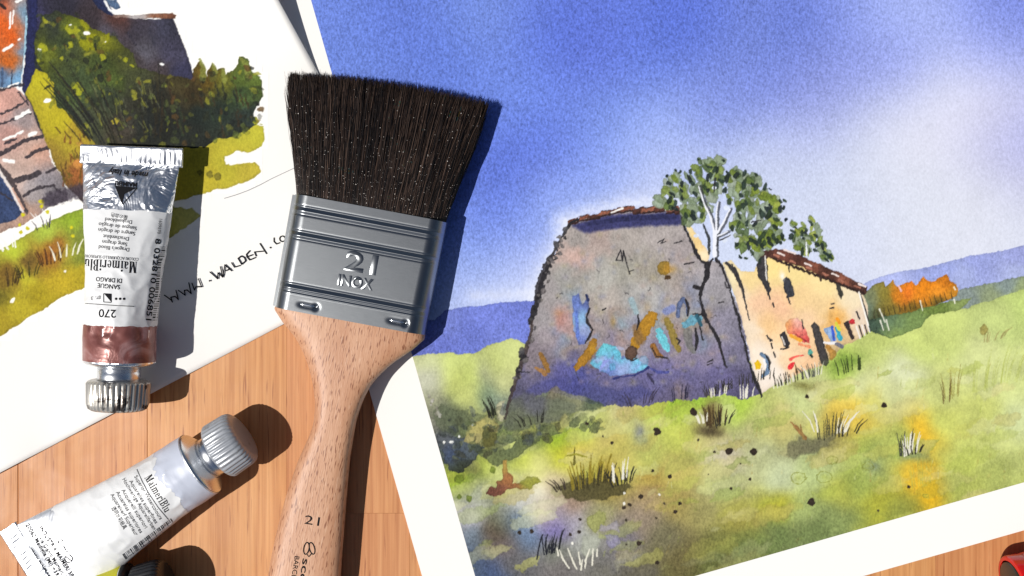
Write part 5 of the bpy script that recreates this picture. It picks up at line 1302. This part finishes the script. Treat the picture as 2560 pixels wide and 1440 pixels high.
def build_brush():
    base = b_world(0, 0, 0)
    root = empty('flat_brush', Vector((float(base[0]), float(base[1]), .0009)), 'wide flat paintbrush with dark hair, steel ferrule and pale beech handle', 'paintbrush')
    # ferrule: upper face, lower face, joined round the sides
    nu, nv = 190, 230
    vv = np.linspace(0, F_LEN, nv); q = np.linspace(-1, 1, nu)
    q = np.sign(q) * (1 - (1 - np.abs(q)) ** 1.5)            # finer towards the rounded sides
    VV, QQ = np.meshgrid(vv, q, indexing='ij')
    UU = QQ * f_half(VV)
    Zt = f_top(UU, VV)
    t = F_T0 + (F_T1 - F_T0) * VV / F_LEN
    e = np.clip((np.abs(UU) - (f_half(VV) - 5.2)) / 5.2, 0, 1)
    Zb = BZ - t * np.sqrt(np.clip(1 - e * e, 0, 1)) - f_ridge(VV) * (1 - e ** 3) * .3
    Zb = np.maximum(Zb, .55)
    top = b_world(UU.ravel(), VV.ravel(), Zt.ravel()); bot = b_world(UU.ravel(), VV.ravel(), np.minimum(Zb, Zt - .02).ravel())
    N = len(top); f = grid_faces(nv, nu)
    idx = np.arange(N).reshape(nv, nu)
    s1 = np.stack([idx[:-1, 0], idx[1:, 0], idx[1:, 0] + N, idx[:-1, 0] + N], 1); s2 = np.stack([idx[1:, -1], idx[:-1, -1], idx[:-1, -1] + N, idx[1:, -1] + N], 1)
    fer = mesh('ferrule', np.concatenate([top, bot]), np.concatenate([f[:, ::-1], f + N, s1, s2]), M_STEEL, root, smooth=True)
    flow = np.stack([np.r_[UU.ravel(), UU.ravel()], np.r_[VV.ravel(), VV.ravel()], np.zeros(2 * N)], 1); fattr(fer, 'flow', flow)
    # folded seam down the left side
    for du, zz in ((-.15, 4.6), (-.5, 3.4)):
        P = []; n = 40
        for v in np.linspace(.2, F_LEN - .2, n):
            hw = -f_half(v) + du
            for a, b in ((.42, .7), (-.42, .7), (-.42, -.7), (.42, -.7)): P.append((hw + a, v, BZ + zz - 3.6 + b))
        P = np.array(P); sm = mesh('seam', b_world(P[:, 0], P[:, 1], P[:, 2]), grid_faces(n, 4, True).tolist() + [[3, 2, 1, 0], [4 * n - 4, 4 * n - 3, 4 * n - 2, 4 * n - 1]], M_STEEL, fer)
        fattr(sm, 'flow', np.stack([P[:, 0], P[:, 1], P[:, 2] * 0], 1))
    # raised lettering pressed in the metal
    for body, a, b, h, nm, bo, ins, rm, ht_ in (('21', (861, 672), (938, 686), 46, 'embossed_number', .02, .22, .30, .17), ('INOX', (844, 711), (930, 725), 26, 'embossed_word', .014, .07, .30, .12)):
        p = Print(); p.text(body, a, b, h, bo)
        V, F = p.get(1e9)
        L = np.array([b_local(x, y, 14.2) for x, y in V])
        zt = f_top(L[:, 0], L[:, 1])
        e1 = L[F[:, 1]] - L[F[:, 0]]; e2 = L[F[:, 2]] - L[F[:, 0]]; neg = e1[:, 0] * e2[:, 1] - e1[:, 1] * e2[:, 0] < 0; F[neg] = F[neg][:, ::-1]
        # raise a bevelled copy: rim at the surface, face 0.4 mm above
        edges = {}
        for tr in F:
            for i in range(3):
                k = (tr[i], tr[(i + 1) % 3]); edges[k] = edges.get(k, 0) + 1
        bd = [k for k in edges if (k[1], k[0]) not in edges]
        nrm = np.zeros((len(V), 2))
        for a_, b_ in bd:
            d = L[b_] - L[a_]; d = d / (np.hypot(*d) + 1e-9); nn = np.array([d[1], -d[0]]); nrm[a_] += nn; nrm[b_] += nn
        ln = np.hypot(nrm[:, 0], nrm[:, 1]); nrm[ln > 0] /= ln[ln > 0][:, None]
        face = b_world(L[:, 0] - nrm[:, 0] * ins, L[:, 1] - nrm[:, 1] * ins, zt + ht_); rim = b_world(L[:, 0] + nrm[:, 0] * rm, L[:, 1] + nrm[:, 1] * rm, zt - .02)
        n = len(V); FF = F.tolist() + [[a_, b_, b_ + n, a_ + n][::-1] for a_, b_ in bd]
        o = mesh(nm, np.concatenate([face, rim]), FF, M_LETTER, fer, smooth=True)
        fattr(o, 'flow', np.concatenate([np.c_[L, L[:, 0] * 0]] * 2))
    # staples
    for (px, py) in ((771, 764), (994, 804)):
        cu, cv_ = b_local(px, py, 13)
        P = []; n = 20; m = 10
        for i in range(n):
            k = i / (n - 1); u = cu - 2.3 + 4.6 * k; v = cv_ + .1 - .55 * k * 0
            r = .42 * math.sqrt(max(1 - (2 * k - 1) ** 6, .02))
            zc = float(f_top(np.array([u]), np.array([v]))[0]) + .22 - .2 * abs(2 * k - 1) ** 3
            for j in range(m):
                a = 2 * math.pi * j / m; P.append((u, v + r * math.cos(a), zc + r * math.sin(a)))
        P = np.array(P); mesh('staple', b_world(P[:, 0], P[:, 1], P[:, 2]), grid_faces(n, m, True).tolist() + [list(range(m)), list(range((n - 1) * m, n * m))[::-1]], M_BRIGHT, fer, smooth=True)
    # handle
    Lp = [(694,760),(690,772),(712,806),(746,846),(771,900),(786,955),(792,1010),(787,1060),(771,1100),(748,1150),(720,1230),(700,1305),(685,1370),(672,1440),(664,1520),(668,1600),(694,1680),(730,1712)]
    Rp = [(1064,830),(1062,848),(1034,873),(976,912),(930,958),(908,1000),(892,1045),(882,1100),(874,1150),(867,1230),(861,1305),(856,1370),(851,1440),(842,1520),(826,1600),(790,1690),(760,1712)]
    def dense(P):
        L = np.array([b_local(x, y, 6.0) for x, y in P]); v = L[:, 1]; o = np.argsort(v); return v[o], L[o, 0]
    lv, lu = dense(Lp); rv, ru = dense(Rp)
    vend = max(lv.min(), rv.min()); nv, nt = 200, 72
    vs2 = np.linspace(3.0, vend, nv)
    a = np.interp(vs2, lv, lu); b = np.interp(vs2, rv, ru)
    ker = np.hanning(13); ker /= ker.sum()
    def sm(x): return np.convolve(np.pad(x, 6, 'edge'), ker, 'valid')
    a2, b2 = sm(a), sm(b); m_ = vs2 < -6; a = np.where(m_, a2, a); b = np.where(m_, b2, b)
    endf = np.sqrt(np.clip((vs2 - vend) / 10.0, 0, 1)); endf = np.where(vs2 - vend > 10, 1, endf)
    half = (b - a) / 2; cen = (a + b) / 2
    th = np.linspace(0, 2 * math.pi, nt, endpoint=False)
    ht = np.interp(vs2, [vend, vend + 25, -60, -30, -8, 3], [4.4, 5.2, 5.2, 5.4, 5.9, 5.9]) * (.25 + .75 * endf)
    zc = np.interp(vs2, [vend, -60, -20, 3], [6.2, 6.4, 6.9, BZ])
    c_, s_ = np.cos(th), np.sin(th); ex = .62; ez = .58
    X = cen[:, None] + half[:, None] * (np.sign(c_) * np.abs(c_) ** ex)[None, :]
    Z = zc[:, None] + ht[:, None] * (np.sign(s_) * np.abs(s_) ** ez)[None, :]
    Vv = np.broadcast_to(vs2[:, None], X.shape)
    han = mesh('handle', b_world(X.ravel(), Vv.ravel(), Z.ravel()), grid_faces(nv, nt, True).tolist() + [list(range(nt))[::-1], list(range((nv - 1) * nt, nv * nt))], M_BEECH, root, smooth=True)
    fattr(han, 'flow', np.stack([X.ravel(), Vv.ravel(), Z.ravel()], 1))
    # print on the handle
    def hz(xy):
        d = xy - B_O; u = d @ B_U; v = d @ B_V
        k = np.clip(np.interp(v, vs2[::-1], ((u[:, None] * 0)[:, 0] if False else half[::-1])), .1, None)
        r = np.clip(np.abs((u - np.interp(v, vs2[::-1], cen[::-1])) / k), 0, .999)
        cc = r ** (1 / ex); ss = np.sqrt(np.clip(1 - cc * cc, 0, 1)) ** ez
        return np.interp(v, vs2[::-1], zc[::-1]) + np.interp(v, vs2[::-1], ht[::-1]) * ss
    p = Print()
    p.text('21', (760, 1309), (797, 1315), 22, .0)
    p.text('scoda', (757, 1396), (742, 1500), 17, .012); p.text('BARCELONA', (737, 1390), (720, 1496), 12, .004)
    for cx, cy, rot in ((766, 1371, .18), (780, 1371, -.25)):
        pts = [(cx + 6.5 * math.cos(t) * math.cos(rot) - 15 * math.sin(t) * math.sin(rot), cy + 6.5 * math.cos(t) * math.sin(rot) + 15 * math.sin(t) * math.cos(rot)) for t in np.linspace(0, 2 * math.pi, 22)]
        p.line(pts, 3.0)
    p.line([(768, 1386), (772, 1392), (779, 1384)], 3.0)
    p.lay('printed_lettering', hz, M_INK, han, .06, 11)
    # hair
    tl = b_local(726, 186); tr = b_local(1214, 260); bl = b_local(743, 489); br = b_local(1114, 556)
    n = 15000; g = np.random.default_rng(3)
    a = g.uniform(-1, 1, n); edge_more = g.random(n) < .12; a = np.where(edge_more, np.sign(a) * (1 - np.abs(g.normal(0, .03, n))), a)
    rr = np.sqrt(g.random(n)) ; side = g.random(n) < .5; rr = np.where(side, 1 - np.abs(g.normal(0, .08, n)), rr) ; ph = g.uniform(-1, 1, n)
    h = np.where(side, np.sign(ph + .45), ph) * np.clip(rr, 0, 1)
    shape = np.sqrt(np.clip(1 - np.abs(a) ** 4, 0, 1))
    u0 = (bl[0] + br[0]) / 2 + a * (br[0] - bl[0]) / 2 * .99; v0 = np.full(n, F_LEN - 1.5); z0 = BZ + h * shape * 5.7
    aj = a + g.normal(0, .018, n)
    u1 = (tl[0] + tr[0]) / 2 + aj * (tr[0] - tl[0]) / 2; vt = tl[1] + (tr[1] - tl[1]) * (aj + 1) / 2
    bow = 1.6 * (1 - a * a)
    v1 = vt + bow - np.abs(g.normal(0, 1.5, n)) + g.normal(0, .35, n) - np.where(g.random(n) < .3, g.uniform(0, 5, n), 0) + .5
    z1 = BZ - .6 + h * shape * 3.4 + g.normal(0, .35, n)
    stray = g.random(n) < .012; u1 = np.where(stray, u1 + g.normal(0, 2.4, n), u1); v1 = np.where(stray, v1 + g.normal(0, 1.2, n), v1)
    z1 = np.maximum(z1, 1.2)
    seg = 8; k = np.linspace(0, 1, seg)
    wob = g.normal(0, .17, (n, seg)); wob[:, 0] = 0; wz = g.normal(0, .14, (n, seg)); wz[:, 0] = 0
    bulge = np.sin(k * math.pi)[None, :] * h[:, None] * .5
    U = u0[:, None] + (u1 - u0)[:, None] * (k ** 1.12)[None, :] + wob * (k ** .5)[None, :]
    V = v0[:, None] + (v1 - v0)[:, None] * k[None, :]
    Zz = z0[:, None] + (z1 - z0)[:, None] * k[None, :] + wz + bulge
    cl = np.array([mnoise.noise(Vector((float(x) * 1.1, float(y) * .05, float(q) * .3))) for x, y, q in zip(U.ravel(), V.ravel(), Zz.ravel())]).reshape(n, seg)
    U = U + cl * .75 * (k ** .8)[None, :]; Zz = Zz + cl * .35 * k[None, :]
    rad = np.clip(g.normal(.085, .02, n), .05, .15)[:, None] * np.array([1, 1, 1, 1, 1, .95, .8, .3])[None, :]
    ang = np.array([0, 2 * math.pi / 3, 4 * math.pi / 3]) + .5
    PU = U[..., None] + rad[..., None] * np.cos(ang); PZ = Zz[..., None] + rad[..., None] * np.sin(ang); PV = np.broadcast_to(V[..., None], PU.shape)
    PW = b_world(PU.ravel(), PV.ravel(), PZ.ravel())
    f = grid_faces(seg, 3, True)
    Fh = (f[None] + (np.arange(n) * seg * 3)[:, None, None]).reshape(-1, 4)
    hair = mesh('bristles', PW, Fh, M_HAIR, root, smooth=True)
    hair['kind'] = 'stuff'
    tv = np.repeat((g.random(n) * .95)[:, None], seg, 1)
    lump = np.array([mnoise.noise(Vector((float(x) * .16, float(y) * .12, 3.0))) for x, y in zip(U.ravel(), V.ravel())]).reshape(n, seg)
    hit = (lump > .28) & (g.random((n, seg)) < .10); tv = np.where(hit, g.uniform(.955, 1, (n, seg)), tv)
    fattr(hair, 'tint', np.repeat(tv.ravel(), 3), 'FLOAT')
    # specks in the upper hairs: dried paint, plus glints of light as pale grains
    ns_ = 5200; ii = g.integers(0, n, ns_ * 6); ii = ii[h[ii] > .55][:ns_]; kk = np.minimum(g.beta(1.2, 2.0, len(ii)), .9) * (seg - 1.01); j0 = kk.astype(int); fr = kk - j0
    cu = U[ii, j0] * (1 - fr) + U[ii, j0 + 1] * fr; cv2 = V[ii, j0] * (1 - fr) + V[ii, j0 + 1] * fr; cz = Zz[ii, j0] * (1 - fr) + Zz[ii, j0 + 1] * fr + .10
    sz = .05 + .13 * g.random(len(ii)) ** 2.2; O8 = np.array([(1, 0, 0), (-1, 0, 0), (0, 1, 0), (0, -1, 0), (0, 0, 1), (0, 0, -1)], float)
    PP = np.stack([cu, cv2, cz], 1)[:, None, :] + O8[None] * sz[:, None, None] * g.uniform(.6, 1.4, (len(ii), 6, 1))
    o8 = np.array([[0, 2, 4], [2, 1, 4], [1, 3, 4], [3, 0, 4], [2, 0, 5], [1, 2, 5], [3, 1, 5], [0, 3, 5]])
    M_SPECK = simple('paint_and_glint_speck', (.78, .72, .66, 1), .3)
    sp = mesh('paint_and_glint_specks', b_world(PP[..., 0].ravel(), PP[..., 1].ravel(), PP[..., 2].ravel()), (o8[None] + (np.arange(len(ii)) * 6)[:, None, None]).reshape(-1, 3), M_SPECK, root)
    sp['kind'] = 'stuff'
    return root
build_brush()

# ------------------------------------------------------------------ red barrel at the lower right corner
def build_marker():
    R = 9.6
    T = Tube((2534, 1468), (3096, 1356), R, R, 4.0, zc=R, dent=0)
    c = T.o + T.ax * 20
    root = empty('marker_pen', Vector((c[0] * .001, c[1] * .001, 0)), 'glossy red round barrel with ring groove, cut by the bottom right corner', 'marker')
    red = cap_mat('glossy_red_plastic', alb(214, 22, 22), None, .16); blk = simple('black_plastic', (.015, .015, .013, 1), .3)
    T.lathe('end_plug', [(-.5, .05), (-.5, R - 2.6), (-.3, R - 2.0), (0, R - 1.8), (2, R - 1.9)], blk, root, n=72, caps=False)
    T.lathe('cap_ring', [(-.1, R - 1.4), (-.1, R - .5), (.25, R - .1), (.7, R), (4.2, R), (4.6, R - .15), (4.75, R - .9)], red, root, n=72, caps=False)
    T.lathe('barrel', [(4.6, R - .9), (4.9, R - .15), (5.3, R), (60, R), (62, R - 1.5), (62.2, .05)], red, root, n=72, caps=False)
build_marker()
